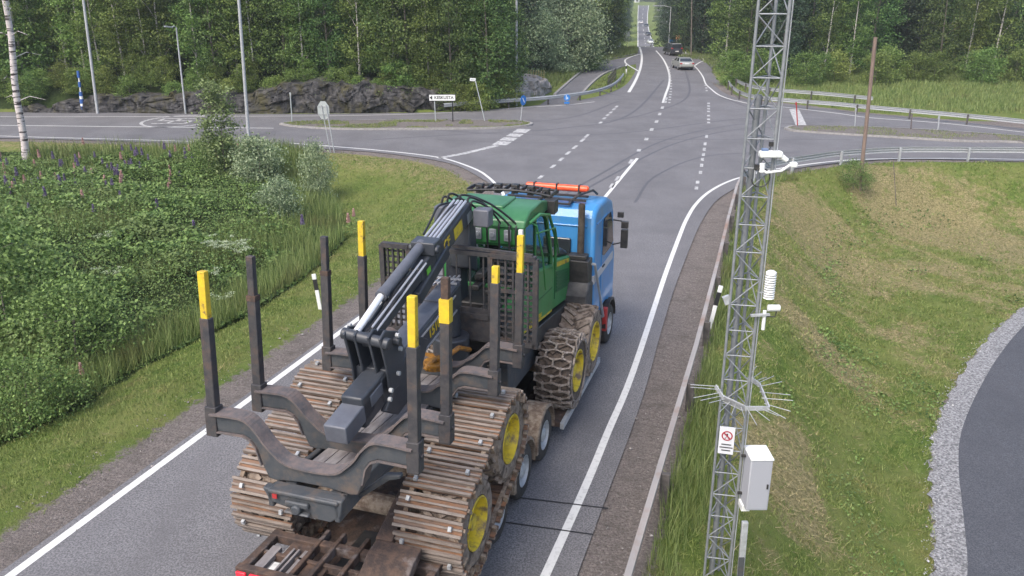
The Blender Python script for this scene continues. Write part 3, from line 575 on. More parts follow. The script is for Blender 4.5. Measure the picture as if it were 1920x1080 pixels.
# big birch at the left edge
g = np.random.default_rng(3); bp_ = ground(48, 300); bt = empty('birch_tree', bp_, 0, label='tall birch with white black-banded trunk at the left edge beside the lupins', cat='tree')
m = MB(); top = WY(2, -60, bp_[1] - .3); n = 14; pts = []; rd = []
for i in range(n): f = i / (n - 1) * 1.45; p = Vector((0, 0, -.2)).lerp(Vector(top) - Vector(bp_), f); pts.append(p + Vector((.05 * math.sin(i * 1.3), .04 * math.cos(i), 0))); rd.append(.21 * (1.25 if i == 0 else 1) * (1 - .45 * f / 1.45))
m.tube(pts, rd, 14)
for k in range(10):
    f = .35 + .08 * k; p = Vector(pts[min(n - 1, int(f * 9))]); th = k * 2.4; m.tube([p, p + Vector((math.cos(th) * .8, math.sin(th) * .8, .3)), p + Vector((math.cos(th) * 1.7, math.sin(th) * 1.5, .1))], [.03, .02, .006], 5)
m.build('trunk', mat('white_birch_bark', (.50, .45, .44), .8, col2=(.68, .62, .62), scale=2, col3=(.045, .035, .035), s3=2.0, c3=(.52, .57), stretch=(.5, .5, 3.6)), bt, smooth=True)
P = np.array([np.array(pts[min(n - 1, 8 + i % 6)]) + g.normal(0, 1, 3) * (1.7, 1.5, 1.2) for i in range(90)]); P = P[g.integers(0, 90, 6000)] + g.normal(0, .3, (6000, 3)); P = P[P[:, 2] > 5.2]
obj_of('crown', npmesh('crown', leaves(P, .09, .3, g), 4, LM['birch']), bt)

# ------------------------------------------------------------------ ground cover: weeds, grass, mown grass and hay (countless)
def in_view(x, y, z, mg=60):
    dx, dy, dz = x, y, z - CH; f = dy * math.cos(PITCH) - dz * math.sin(PITCH); u = 960 + FPX * dx / f; v = 540 - FPX * (dy * math.sin(PITCH) + dz * math.cos(PITCH)) / f
    return (f > 1) & (u > -mg * 3) & (u < 1920 + mg * 2) & (v > -mg) & (v < 1080 + mg * 3)
def area(n, x0, x1, y0, y1):
    x = rng.uniform(x0, x1, n); y = rng.uniform(y0, y1, n); k = in_view(x, y, -1.0 + 0 * x, 90); return x[k], y[k]
def gz(x, y): return height(x, y) - .035 + (vnoise(x, y, 1.7) - .5) * .10 + (vnoise(x, y, .6) - .5) * .12
# lush weeds of the ditch
x, y = area(900000, -34, -4, 10, 55); k = inpoly(x, y, LUSH); x, y = x[k], y[k]; dens = np.clip(14.0 / np.maximum(y, 8), .25, 1); k = rng.random(len(x)) < dens * .75; x, y = x[k], y[k]
z = gz(x, y); k = in_view(x, y, z); x, y, z = x[k], y[k], z[k]
edge = np.clip(pdist(x, y, [p for p in LUSH[1:]]) / 4.2, .16, 1)
hv = (.45 + .55 * vnoise(x, y, .55) + .35 * vnoise(x, y, 1.9)) * edge
zz = z + hv * (1 - rng.random(len(x)) ** 2 * .75); size = .062 * np.clip(y / 17, .8, 2.0)
P = np.stack([x, y, zz], 1); tag(obj_of('ditch_weeds', npmesh('ditch_weeds', leaves(P, size * (.7 + .7 * (vnoise(x, y, .9) > .55)), .8, rng, .7), 4, LM['weed'])), kind='stuff')
# long grass in the ditch edges and behind the guardrail
x, y = area(420000, -30, -2, 9, 52); sw = inpoly(x, y, SW_POLY); lu = inpoly(x, y, LUSH); dw = pdist(x, y, LUSH[1:]); k = sw & lu & ((dw < 3.6 * vnoise(x, y, .4) + .6) | (vnoise(x + 40, y, .35) > .58)); x, y = x[k], y[k]; k = rng.random(len(x)) < np.clip(14 / y, .2, 1) * .8; x, y = x[k], y[k]; z = gz(x, y); k = in_view(x, y, z); x, y, z = x[k], y[k], z[k]
g1 = np.stack([x, y, z + .12], 1)
x, y = area(260000, 1, 16, 7, 48); se = inpoly(x, y, SE_POLY); de = pdist(x, y, RAIL_E); k = se & (de > .08) & (de < .35 + 1.1 * vnoise(x, y, .6)) & (rng.random(len(x)) < np.clip(12 / y, .2, 1)); x, y = x[k], y[k]; z = gz(x, y); k = in_view(x, y, z); g2 = np.stack([x, y, z], 1)[k]
allp = np.concatenate([g1, g2]); hg = np.concatenate([.5 + .35 * vnoise(g1[:, 0], g1[:, 1], .7), .20 + .38 * vnoise(g2[:, 0] + 7, g2[:, 1], .5)])
tag(obj_of('long_grass', npmesh('long_grass', blades(allp, hg, .0085 * np.clip(allp[:, 1:2] / 14, 1, 2.4), .3), 3, LM['grass'])), kind='stuff')
# mown grass on both verges
def mown(name, n, box, cond, h, wd, m_, lean):
    x, y = area(n, *box); k = rng.random(len(x)) < np.clip(13 / y, .12, 1); x, y = x[k], y[k]; k = cond(x, y); x, y = x[k], y[k]; z = gz(x, y); k = in_view(x, y, z); x, y, z = x[k], y[k], z[k]
    P = np.stack([x, y, z - .005], 1); tag(obj_of(name, npmesh(name, blades(P, h, wd * np.clip(y[:, None] / 13, 1, 2.6), lean), 3, m_)), kind='stuff'); print(name, len(x))
def c_left(x, y):
    d = pdist(x, y, WEST_EDGE); return inpoly(x, y, SW_POLY) & (d > .55) & (rng.random(len(x)) < np.clip((d - .55) / 1.2, 0, 1) * (.55 + .45 * (vnoise(x, y, .8) > .35))) & ~(inpoly(x, y, LUSH) & (rng.random(len(x)) < .7))
def dryness(x, y): return zones(x, y)[1]
def c_right(x, y):
    return inpoly(x, y, SE_POLY) & (pdist(x, y, RAIL_E) > .2) & ~inpoly(x, y, LOWROAD) & (rng.random(len(x)) < (.95 - .85 * sstep((dryness(x, y) - .2) / .5)) * (.25 + 1.3 * (vnoise(x, y, 3.1) > .45)))
def c_hay(x, y):
    return inpoly(x, y, SE_POLY) & (pdist(x, y, RAIL_E) > .8) & ~inpoly(x, y, LOWROAD) & (rng.random(len(x)) < (.06 + 1.1 * sstep((dryness(x, y) - .22) / .45)) * (.25 + 1.5 * (vnoise(x + .3 * y, y * .6, 2.6) > .5)))
mown('mown_grass', 800000, (-30, 4, 8, 56), c_left, .08, .0085, LM['mown'], .6)
mown('mown_bank_grass', 800000, (1, 36, 7, 48), c_right, .10, .009, LM['mown'], .8)
mown('cut_hay', 800000, (1, 36, 7, 48), c_hay, .04, .009, LM['hay'], 3.2)
# broad-leaved weeds along the foot of the bank and behind the wooden pole
x, y = area(240000, 2, 36, 7, 46); de = pdist(x, y, RAIL_E); k = inpoly(x, y, SE_POLY) & ~inpoly(x, y, LOWROAD) & (vnoise(x, y, .55) + .5 * np.exp(-((de - 4.3) / .9) ** 2) > .9 + .25 * (vnoise(x, y, 2.2) - .5)); x, y = x[k], y[k]; k = rng.random(len(x)) < np.clip(12 / y, .15, 1) * .6; x, y = x[k], y[k]; z = gz(x, y)
P1 = np.stack([x, y, z + .03 + rng.random(len(x)) * .13], 1); P1 = P1[in_view(P1[:, 0], P1[:, 1], P1[:, 2])]
tag(obj_of('bank_weeds', npmesh('bank_weeds', leaves(P1, .06 * np.clip(P1[:, 1] / 15, .8, 1.8), 1, rng, .7), 4, LM['weed'])), kind='stuff')
# meadow beyond the junction
x, y = area(90000, -8, 60, 66, 130); NPOLY_R = [p[:2] for p in NORTH_E] + [(150, 60), (150, 160), (20, 160)]
k = inpoly(x, y, NPOLY_R) & (pdist(x, y, NORTH_E) > 1.2); x, y = x[k], y[k]; z = height(x, y)
tag(obj_of('meadow_grass', npmesh('meadow_grass', blades(np.stack([x, y, z], 1), .4, .035 * np.ones((len(x), 1)), .4), 3, LM['grass'])), kind='stuff')
CP = [W(1000, 190)[:2], W(1090, 135)[:2], W(1120, 118)[:2], W(1196, 101)[:2], W(1196, 90)[:2], W(1120, 95)[:2], W(900, 170)[:2]]; CP2 = [W(1100, 176)[:2], W(1118, 156)[:2], W(1140, 140)[:2], W(1172, 128)[:2], W(1184, 132)[:2], W(1168, 158)[:2]]
x, y = area(120000, -6, 45, 60, 150); k = inpoly(x, y, CP) | inpoly(x, y, CP2); x, y = x[k], y[k]; z = height(x, y)
tag(obj_of('verge_grass', npmesh('verge_grass', blades(np.stack([x, y, z], 1), .3 + .35 * inpoly(x, y, CP), .035 * np.ones((len(x), 1)), .4), 3, LM['grass'])), kind='stuff')
# loose stones on the shoulders and along the edge of the lower road
def stones(P, size, g):
    N = len(P); o = np.array([[1, 0, 0], [0, 1, 0], [-1, 0, 0], [0, -1, 0], [0, 0, 1], [0, 0, -1]], float); f = np.array([[0, 1, 4], [1, 2, 4], [2, 3, 4], [3, 0, 4], [1, 0, 5], [2, 1, 5], [3, 2, 5], [0, 3, 5]])
    s = g.uniform(.5, 1.3, (N, 6, 3)) * np.array([1, 1, .6]) * (size * g.lognormal(0, .45, N))[:, None, None]; th = g.uniform(0, 6.28, N)[:, None]; v = o[None] * s; x_ = v[..., 0] * np.cos(th) - v[..., 1] * np.sin(th); y_ = v[..., 0] * np.sin(th) + v[..., 1] * np.cos(th)
    v = np.stack([x_, y_, v[..., 2]], -1) + P[:, None]; return v[:, f].reshape(-1, 3)
def near_line(line, n, lo, hi, side_poly, inside):
    x, y = area(n, -16, 18, 8, 46); d = pdist(x, y, line); k = (d > lo) & (d < hi) & (inpoly(x, y, side_poly) == inside); return x[k], y[k]
xs, ys = [], []
a_, b_ = near_line(WEST_EDGE, 60000, .0, 1.5, SW_POLY, True); k = rng.random(len(a_)) < .5; xs.append(a_[k]); ys.append(b_[k])
a_, b_ = near_line(EAST_EDGE, 50000, .0, 1.2, [p[:2] for p in EAST_EDGE] + [(200, 40), (200, -60)], True); k = rng.random(len(a_)) < .6; xs.append(a_[k]); ys.append(b_[k])
a_, b_ = near_line(WEST_EDGE, 60000, .0, .35, SW_POLY, False); k = rng.random(len(a_)) < .3; xs.append(a_[k]); ys.append(b_[k])
a_ = np.concatenate(xs); b_ = np.concatenate(ys); P = np.stack([a_, b_, np.maximum(height(a_, b_), -.03) + .008], 1)
tag(obj_of('loose_stones', npmesh('loose_stones', stones(P, .013, rng), 3, leafmat('stone', [(.07, .062, .056), (.20, .175, .16), (.42, .39, .37)], trl=0, rough=.9))), kind='stuff')
LL = LOW_EDGE; x, y = area(90000, 6, 18, 7, 30); d = pdist(x, y, LL); k = (d < .4) & (rng.random(len(x)) < .6 * (1 - d / .4) ** 1.5); x, y = x[k], y[k]; P = np.stack([x, y, np.maximum(height(x, y), -2.615) + .01], 1)
tag(obj_of('verge_stones', npmesh('verge_stones', stones(P, .011, rng), 3, leafmat('grey_stone', [(.14, .14, .15), (.36, .36, .37), (.62, .62, .62)], trl=0, rough=.9))), kind='stuff')
# lupins
LU = {}
for nm, c1, c2 in (('purple', (.15, .12, .22), (.30, .24, .38)), ('pink', (.48, .28, .27), (.62, .42, .38))):
    g = np.random.default_rng(8); n = 260; t = g.random(n); th = g.uniform(0, 6.28, n); r = .055 * (1 - t * .75); P = np.stack([np.cos(th) * r, np.sin(th) * r, .62 + .42 * t], 1)
    fl = leaves(P, .05, .2, g, .8); g2_ = np.random.default_rng(9); th = g2_.uniform(0, 6.28, 60); r = g2_.uniform(.05, .3, 60); lf = leaves(np.stack([np.cos(th) * r, np.sin(th) * r, g2_.uniform(.1, .5, 60)], 1), .13, 1, g2_, .35)
    st = blades(np.zeros((3, 3)), .68, .01 * np.ones((3, 1)), .02, g2_)
    LU[nm] = (npmesh('flower_spike', fl, 4, leafmat(nm + '_lupin_flower', [c1, c2])), npmesh('leaf', lf, 4, LM['weed']))
def lupin(kind, u, v, sc):
    p = ground(u, v); p = (p[0], p[1], p[2] + .05); o = empty('lupin', p, rng.uniform(0, 6), label={'purple': 'purple lupin flower spike standing in the green ditch plants', 'pink': 'pink lupin flower spike standing in the green ditch plants'}[kind], cat='flower', group=kind + ' lupins in the ditch'); o.scale = (sc * 1.35, sc * 1.35, sc)
    obj_of('flower_spike', LU[kind][0], o); obj_of('leaf', LU[kind][1], o)
for i in range(0, 95):
    if i < 60: u, v = gt.uniform(-10, 330), gt.uniform(305, 385); v += (330 - u) * .02
    elif i < 82: u, v = gt.uniform(150, 520), gt.uniform(285, 320)
    else: u, v = ((368, 458), (570, 452), (160, 735), (245, 330), (655, 445), (180, 420), (60, 420), (300, 420), (340, 350), (90, 395), (160, 400), (230, 395), (665, 430))[i - 82]
    lupin('pink' if (i in (84, 86) or gt.random() < .42) else 'purple', u, v, gt.uniform(.75, 1.1))
# cow parsley
CPm = None
g = np.random.default_rng(12); th = g.uniform(0, 6.28, 240); r = np.sqrt(g.random(240)) * .42; cent = g.uniform(-.4, .4, (9, 2)); kk = g.integers(0, 9, 240); P = np.stack([cent[kk, 0] + .06 * g.normal(size=240), cent[kk, 1] + .06 * g.normal(size=240), .85 + .25 * ((kk * 37) % 9) / 9 + .015 * g.normal(size=240)], 1)
fm = npmesh('flower_head', leaves(P, .034, 2, g, .9), 4, mat('white_umbel', (.34, .40, .26), .8)); st = blades(np.stack([cent[:, 0] * .6, cent[:, 1] * .6, 0 * cent[:, 0]], 1), 1.0, .012 * np.ones((9, 1)), .02, g); sm = npmesh('stem', st, 3, LM['grass'])
for i in range(12):
    u, v = (gt.uniform(395, 460), gt.uniform(475, 520)) if i < 8 else ((395, 560), (415, 595), (210, 560), (195, 480), (250, 600), (500, 500), (215, 700), (330, 450))[i - 8]
    p = ground(u, v); o = empty('cow_parsley', p, gt.uniform(0, 6), label='white flowering cow parsley among the ditch plants', cat='flower', group='cow parsley in the ditch'); o.scale = (1, 1, gt.uniform(.8, 1.15)); obj_of('flower_head', fm, o); obj_of('stem', sm, o)
# weeds clump at the wooden pole, island weeds
p = ground(1600, 352); GRN.put(p, .62, 1, 'dark green weed clump at the foot of the wooden pole')
isl = []
for inner in (ISL_W, ISL_E):
    X = np.array([q[0] for q in inner]); Y = np.array([q[1] for q in inner]); x, y = area(16000, X.min(), X.max(), Y.min(), Y.max()); k = inpoly(x, y, inner) & (vnoise(x, y, .9) > .4); isl.append(np.stack([x[k], y[k], 0 * x[k] + .11], 1))
isl = np.concatenate(isl); tag(obj_of('island_weeds', npmesh('island_weeds', blades(isl, .11, .014 * np.ones((len(isl), 1)), .6), 3, LM['mown'])), kind='stuff')

# ------------------------------------------------------------------ materials of machines and street furniture
M['blue'] = mat('blue_lorry_paint', (.035, .20, .47), .4, col2=(.05, .235, .50), scale=2, coat=.25, col3=(.13, .20, .30), s3=3, c3=(.52, .78), stretch=(1, 1, .5))
M['green'] = mat('green_machine_paint', (.032, .18, .046), .4, col2=(.05, .21, .07), scale=3, col3=(.09, .10, .07), s3=5, c3=(.58, .78))
M['yellow'] = mat('yellow_rim_paint', (.62, .47, .02), .5, col2=(.42, .30, .03), scale=7, contrast=(.45, .7), col3=(.14, .10, .06), s3=5, c3=(.49, .66), bump=.2)
M['steel'] = mat('grey_painted_steel', (.044, .052, .062), .55, col2=(.07, .074, .08), scale=5, col3=(.12, .095, .08), s3=4, c3=(.52, .72), bump=.15)
M['boom'] = mat('dark_grey_boom_paint', (.03, .035, .045), .42, col2=(.05, .056, .068), scale=3, col3=(.05, .05, .055), s3=6, c3=(.55, .75))
M['boomtop'] = mat('dusty_grey_boom_paint', (.115, .125, .15), .5, col2=(.085, .09, .11), scale=3)
M['black'] = mat('black_plastic', (.015, .015, .017), .5, col2=(.04, .038, .036), scale=6)
M['rubber'] = mat('tyre_rubber', (.022, .021, .021), .85, col2=(.055, .048, .042), scale=7, bump=.3)
M['mudtyre'] = mat('muddy_tyre', (.15, .115, .09), .95, col2=(.27, .22, .18), scale=8, col3=(.06, .045, .035), s3=5, c3=(.5, .62), bump=.7, bscale=18)
M['darktyre'] = mat('dark_muddy_tyre', (.055, .043, .035), .95, col2=(.13, .10, .08), scale=8, bump=.7, bscale=18)
M['mud'] = mat('dried_mud', (.13, .09, .065), .95, col2=(.26, .21, .16), scale=9, contrast=(.4, .6), bump=.8, bscale=16)
M['track'] = mat('rusty_track_steel', (.155, .105, .08), .75, col2=(.23, .115, .06), scale=5, contrast=(.42, .62), col3=(.06, .04, .03), s3=9, c3=(.5, .66), stretch=(.35, 1.6, 1.6), bump=.3, bscale=20)
M['trackrib'] = mat('worn_track_rib', (.245, .205, .178), .6, col2=(.13, .105, .085), scale=7, contrast=(.4, .7), stretch=(.4, 1.5, 1.5), bump=.25)
M['rust'] = mat('rusty_deck_steel', (.045, .032, .028), .85, col2=(.11, .068, .048), scale=5, contrast=(.42, .66), col3=(.16, .14, .135), s3=3, c3=(.55, .7), bump=.5)
M['rustedge'] = mat('worn_brown_steel_edge', (.16, .125, .115), .8, col2=(.09, .085, .09), scale=9, bump=.3)
M['chrome'] = mat('polished_steel', (.82, .83, .85), .32, metal=.35)
M['zinc'] = mat('galvanised_steel', (.34, .35, .355), .6, metal=.3, col2=(.46, .48, .50), scale=12, bump=.1)
M['white'] = mat('white_paint', (.78, .79, .78), .45, col2=(.68, .69, .68), scale=3)
M['hose'] = mat('hydraulic_hose', (.02, .02, .022), .4)
M['hoselight'] = mat('shiny_hydraulic_pipe', (.55, .55, .58), .3, metal=.6)
M['red'] = mat('red_lamp_lens', (.75, .03, .05), .3, emit=(.10, .004, .008))
M['reddull'] = mat('red_reflector', (.35, .03, .03), .5)
M['beacon'] = mat('orange_red_beacon_lens', (.72, .07, .025), .3, col2=(.8, .13, .04), scale=6)
M['grey'] = mat('light_grey_paint', (.30, .32, .34), .5, col2=(.25, .26, .28), scale=4)
M['plank'] = mat('worn_aluminium_bed_plate', (.30, .28, .275), .6, metal=.2, col2=(.17, .15, .15), scale=5, stretch=(2, .5, 2), bump=.3)
M['orange'] = mat('oily_yellow_hydraulic_parts', (.45, .2, .02), .5, col2=(.12, .06, .02), scale=9)
M['stakey'] = mat('chipped_yellow_stake_paint', (.66, .49, .02), .6, col2=(.50, .34, .03), scale=8, col3=(.10, .07, .05), s3=8, c3=(.6, .68), bump=.2)
M['stake'] = mat('scuffed_dark_stake_steel', (.03, .03, .036), .65, col2=(.06, .056, .056), scale=8, col3=(.085, .06, .05), s3=5, c3=(.52, .68), bump=.3)
def glassmat(name, col, a):
    m = bpy.data.materials.new(name); m.use_nodes = True; n = m.node_tree.nodes; l = m.node_tree.links; b = n['Principled BSDF']; b.inputs['Base Color'].default_value = (*col, 1); b.inputs['Roughness'].default_value = .08
    t = n.new('ShaderNodeBsdfTransparent'); t.inputs[0].default_value = (.75, .8, .8, 1); x = n.new('ShaderNodeMixShader'); x.inputs[0].default_value = a; l.new(t.outputs[0], x.inputs[1]); l.new(b.outputs[0], x.inputs[2]); l.new(x.outputs[0], n['Material Output'].inputs[0]); return m
M['glass'] = glassmat('cab_glass', (.04, .05, .055), .18)
M['darkglass'] = mat('tinted_window_glass', (.025, .03, .035), .08, spec=.8)

def text(name, s, size, m, parent, Mx, ext=.004, bold=False):
    c = bpy.data.curves.new(name, 'FONT'); c.body = s; c.size = size; c.extrude = ext; c.align_x = 'CENTER'; c.align_y = 'CENTER'
    if bold: c.offset = size * .02
    t = bpy.data.objects.new(name, c); C.objects.link(t); bpy.context.view_layer.update()
    me = bpy.data.meshes.new_from_object(t.evaluated_get(bpy.context.evaluated_depsgraph_get())); bpy.data.objects.remove(t); bpy.data.curves.remove(c)
    me.transform(Mx); me.name = name; me.materials.clear(); me.materials.append(m); return obj_of(name, me, parent)
def frame(o, xa, ya):                    # matrix with text plane axes
    xa = Vector(xa).normalized(); ya = Vector(ya); ya = (ya - xa * xa.dot(ya)).normalized(); za = xa.cross(ya)
    return Matrix.Translation(o) @ Matrix((xa, ya, za)).transposed().to_4x4()

# ------------------------------------------------------------------ the lorry  (local axes: x right, y forward, z up)
lorry = empty('flatbed_lorry', L(0, -1.38), -HD, label='bright blue flatbed lorry with orange beacon bar carrying the green forwarder', cat='lorry')
m = MB(); m.prism([(6.12, 1.25), (6.12, 3.92), (6.25, 4.08), (6.6, 4.16), (7.6, 4.12), (8.15, 3.92), (8.35, 3.6), (8.55, 2.75), (8.72, 2.35), (8.74, 1.05), (7.9, 1.05), (7.9, 1.25)], 'x', -1.3, 1.3)
cab = m.build('cab', M['blue'], lorry, bevel=.13, seg=4)
m = MB(); m.box(-1.32, 1.32, 6.09, 8.35, 2.28, 2.48); m.build('stripe', mat('silver_grey_stripe', (.42, .43, .46), .4), cab)
m = MB()
m.tube([(-1.1, 6.11, 3.72), (1.1, 6.11, 3.72)], .02, 6); m.tube([(-1.2, 6.11, 2.7), (1.2, 6.11, 2.7)], .012, 6); m.tube([(1.305, 6.3, 3.74), (1.305, 7.5, 3.72), (1.28, 8.1, 3.6)], .018, 6); m.tube([(.98, 6.11, 1.4), (.98, 6.11, 3.7)], .015, 6); m.tube([(1.308, 6.95, 1.3), (1.308, 6.95, 3.7)], .012, 6)
m.build('seam', M['blue'], cab)
m = MB(); m.box(.02, .72, 6.06, 6.14, 2.85, 3.4); m.build('rear_window', M['darkglass'], cab, bevel=.1, seg=4)
for s in (1, -1):
    m = MB(); m.prism([(6.98, 2.78), (6.98, 3.60), (7.15, 3.68), (7.85, 3.68), (8.12, 3.35), (8.32, 2.78), (8.0, 2.70), (7.2, 2.70)], 'x', s * 1.29, s * 1.325); m.build('side_window', M['darkglass'], cab)
    m = MB(); m.tube([(s * 1.33, 7.02, 2.45), (s * 1.33, 7.22, 2.45)], .025, 6); m.build('door_handle', M['black'], cab)
    m = MB(); m.tube([(s * 1.28, 8.3, 3.35), (s * 1.5, 8.42, 3.3), (s * 1.58, 8.42, 3.2)], .022, 6); m.tube([(s * 1.28, 8.35, 2.65), (s * 1.55, 8.42, 2.72)], .022, 6); m.cur = 0
    m.box(s * 1.6 - .09, s * 1.6 + .09, 8.34, 8.46, 2.58, 3.08); m.box(s * 1.6 - .09, s * 1.6 + .09, 8.34, 8.46, 3.12, 3.30); m.box(s * 1.42 - .06, s * 1.42 + .1, 8.55, 8.63, 3.35, 3.5); m.build('mirror', M['black'], lorry, bevel=.04)
m = MB()                                   # roof gear: rack bars, horn, curved pipe
m.box(-1.05, .95, 6.55, 6.62, 4.2, 4.25); m.box(-1.0, .62, 6.28, 6.36, 4.16, 4.2); m.box(-1.0, .9, 7.0, 7.1, 4.2, 4.24)
for x in (-1.0, -.2, .6): m.bar((x, 6.3, 4.19), (x, 7.1, 4.22), .05, .05)
m.tube([(.55, 6.5, 4.2), (.75, 6.7, 4.33), (.98, 7.2, 4.36), (1.02, 7.5, 4.2)], .03, 8)
m.build('roof_rack', M['black'], lorry)
m = MB(); m.tube([(-.78, 7.25, 4.36), (-.74, 7.25, 4.36), (.82, 7.25, 4.36), (.86, 7.25, 4.36)], [.05, .085, .085, .05], 14); bb = m.build('beacon_bar', M['beacon'], lorry, smooth=True)
m = MB()
for x in (-.55, .04, .62): m.box(x - .02, x + .02, 7.16, 7.35, 4.2, 4.455)
m.build('bracket', M['black'], bb)
m = MB(); m.lathe([(2.95, .085), (3.1, .085), (4.22, .082), (4.30, .082), (4.30, .066), (4.15, .066)], (1.0, 5.95, 0), 16, 'z'); m.build('exhaust_pipe', mat('heat_stained_pipe', (.07, .055, .045), .5, metal=.5, col2=(.13, .11, .09), scale=6), lorry, smooth=True)
m = MB(); m.box(.62, 1.28, 5.6, 6.03, 1.95, 3.0); m.box(.75, 1.2, 5.68, 5.98, 3.0, 3.1); m.tube([(.7, 5.66, 2.0), (.7, 5.66, 3.0)], .05, 8); m.build('silencer', M['black'], lorry, bevel=.05)
m = MB(); m.bar((1.36, 5.95, 2.85), (1.42, 6.9, 1.15), .05, .05); m.bar((1.36, 5.95, 2.85), (1.2, 5.95, 2.85), .05, .05); m.bar((1.42, 6.9, 1.15), (1.25, 6.9, 1.15), .05, .05); m.build('strut', M['grey'], lorry)
def truck_wheel(x, y, r, s, par, nb=10):
    m = MB(); wd = .30
    prof = [(0, r * .58), (0, r * .9), (.03, r * .985), (.06, r), (wd - .06, r), (wd - .03, r * .985), (wd, r * .9), (wd, r * .58)]
    m.lathe([(s * (t - wd), q) for t, q in prof], (x, y, r), 36)
    wh = m.build('wheel', M['rubber'], par, smooth=True)
    m = MB(); m.lathe([(s * -.01, r * .6), (s * .0, r * .56), (s * -.1, r * .5), (s * -.12, r * .3), (s * -.03, r * .26), (s * .0, r * .16), (s * .0, .001)], (x, y, r), 24)
    for k in range(nb): t = 2 * math.pi * k / nb; m.cyl((x - s * .12, y + math.cos(t) * r * .38, r + math.sin(t) * r * .38), (x - s * .06, y + math.cos(t) * r * .38, r + math.sin(t) * r * .38), .02, 6)
    m.build('rim', M['zinc'], wh, smooth=True)
for s in (1, -1):
    for y in (8.0, 1.67, .26, -1.15): truck_wheel(s * 1.38, y, .53, s, lorry)
    for y in (1.67, .26):               # mud-caked arches
        m = MB(); m.lathe([(s * -.42, .63), (s * -.42, .66), (s * .02, .66), (s * .04, .60), (s * .02, .60), (s * -.42, .63)], (s * 1.38, y, .53), 18, 'x', R(-10), R(190)); m.build('mudguard', M['mud'], lorry, smooth=True)
    m = MB(); m.lathe([(s * -.4, .62), (s * .02, .68), (s * .03, .62), (s * -.4, .62)], (s * 1.38, 8.0, .58), 18, 'x', R(0), R(175)); m.build('mudguard', M['black'], lorry, smooth=True)
m = MB(); m.box(1.3, 1.42, 7.35, 7.5, .55, 1.2); m.build('side_lamp', M['reddull'], lorry, bevel=.02)
m = MB(); m.box(-.5, .5, -4.2, 8.3, .42, .70); m.box(-1.25, 1.25, 8.4, 8.8, .35, 1.02); m.build('chassis', M['black'], lorry)
# deck: low well between the axles, raised over the rear bogie, sloping tail
m = MB(); m.prism([(2.45, .30), (5.95, .30), (5.95, .42), (2.45, .42)], 'x', -1.5, 1.5); m.prism([(1.9, .60), (2.5, .30), (2.5, .42), (1.95, .80)], 'x', -1.1, 1.1); m.prism([(-.9, .68), (1.95, .68), (1.95, .80), (-.9, .80)], 'x', -1.0, 1.0)
m.prism([(-4.1, .50), (-.9, .66), (-.9, .78), (-4.1, .62)], 'x', -1.3, 1.3); dk = m.build('deck', M['rust'], lorry, bevel=.015)
m = MB(); m.box(1.5, 1.58, 2.4, 5.95, .30, .44); m.build('side_rail', M['zinc'], dk); m = MB(); m.box(-1.58, -1.5, 2.4, 5.95, .30, .44); m.build('side_rail', M['zinc'], dk)
class TB(MB):
    def build(s, *a, **k):
        s.v = [(x * 1.04 if x < -1 else x, y, z + .24 * min(1, max(0, (-2.6 - y) / .8))) for x, y, z in s.v]; return MB.build(s, *a, **k)
# tail frame with cross members, ramp hinge plates, lamps
m = TB()
m.box(-1.34, 1.34, -4.62, -4.50, .92, 1.10); m.box(-1.34, -1.22, -4.50, -3.3, .94, 1.06); m.box(1.22, 1.34, -4.50, -3.3, .94, 1.06); m.box(-1.34, 1.34, -3.75, -3.62, .90, 1.05); m.box(-1.34, 1.34, -4.12, -4.05, .88, 1.02)
for x in (-.62, -.35, .05, .3): m.box(x, x + .07, -4.5, -3.4, .92, 1.07)
m.box(-1.0, -.62, -4.05, -3.75, .93, 1.0); m.box(-.55, -.2, -4.5, -4.05, .93, .98); m.prism([(-4.66, .9), (-4.0, 1.3), (-3.7, 1.34), (-3.7, 1.24), (-4.5, .86)], 'x', .38, 1.1); m.prism([(-3.7, 1.34), (-2.6, 2.0), (-2.5, 1.95), (-3.65, 1.2)], 'x', .36, .62)
m.build('tail_frame', M['rust'], lorry, bevel=.015)
m = TB(); m.box(-1.16, -1.02, -4.5, -3.95, .95, 1.03); m.box(-.86, -.83, -4.5, -3.95, .95, 1.06); m.box(-.78, -.75, -4.5, -3.95, .95, 1.06); m.box(-.7, -.55, -4.5, -3.9, .96, 1.02); m.build('tail_grating', M['plank'], lorry)
for x0, x1 in ((-1.31, -1.16), (-1.10, -.72), (.95, 1.3)): m = TB(); m.box(x0, x1, -4.66, -4.62, .90, 1.05); m.build('tail_lamp', M['red'], lorry, bevel=.01)

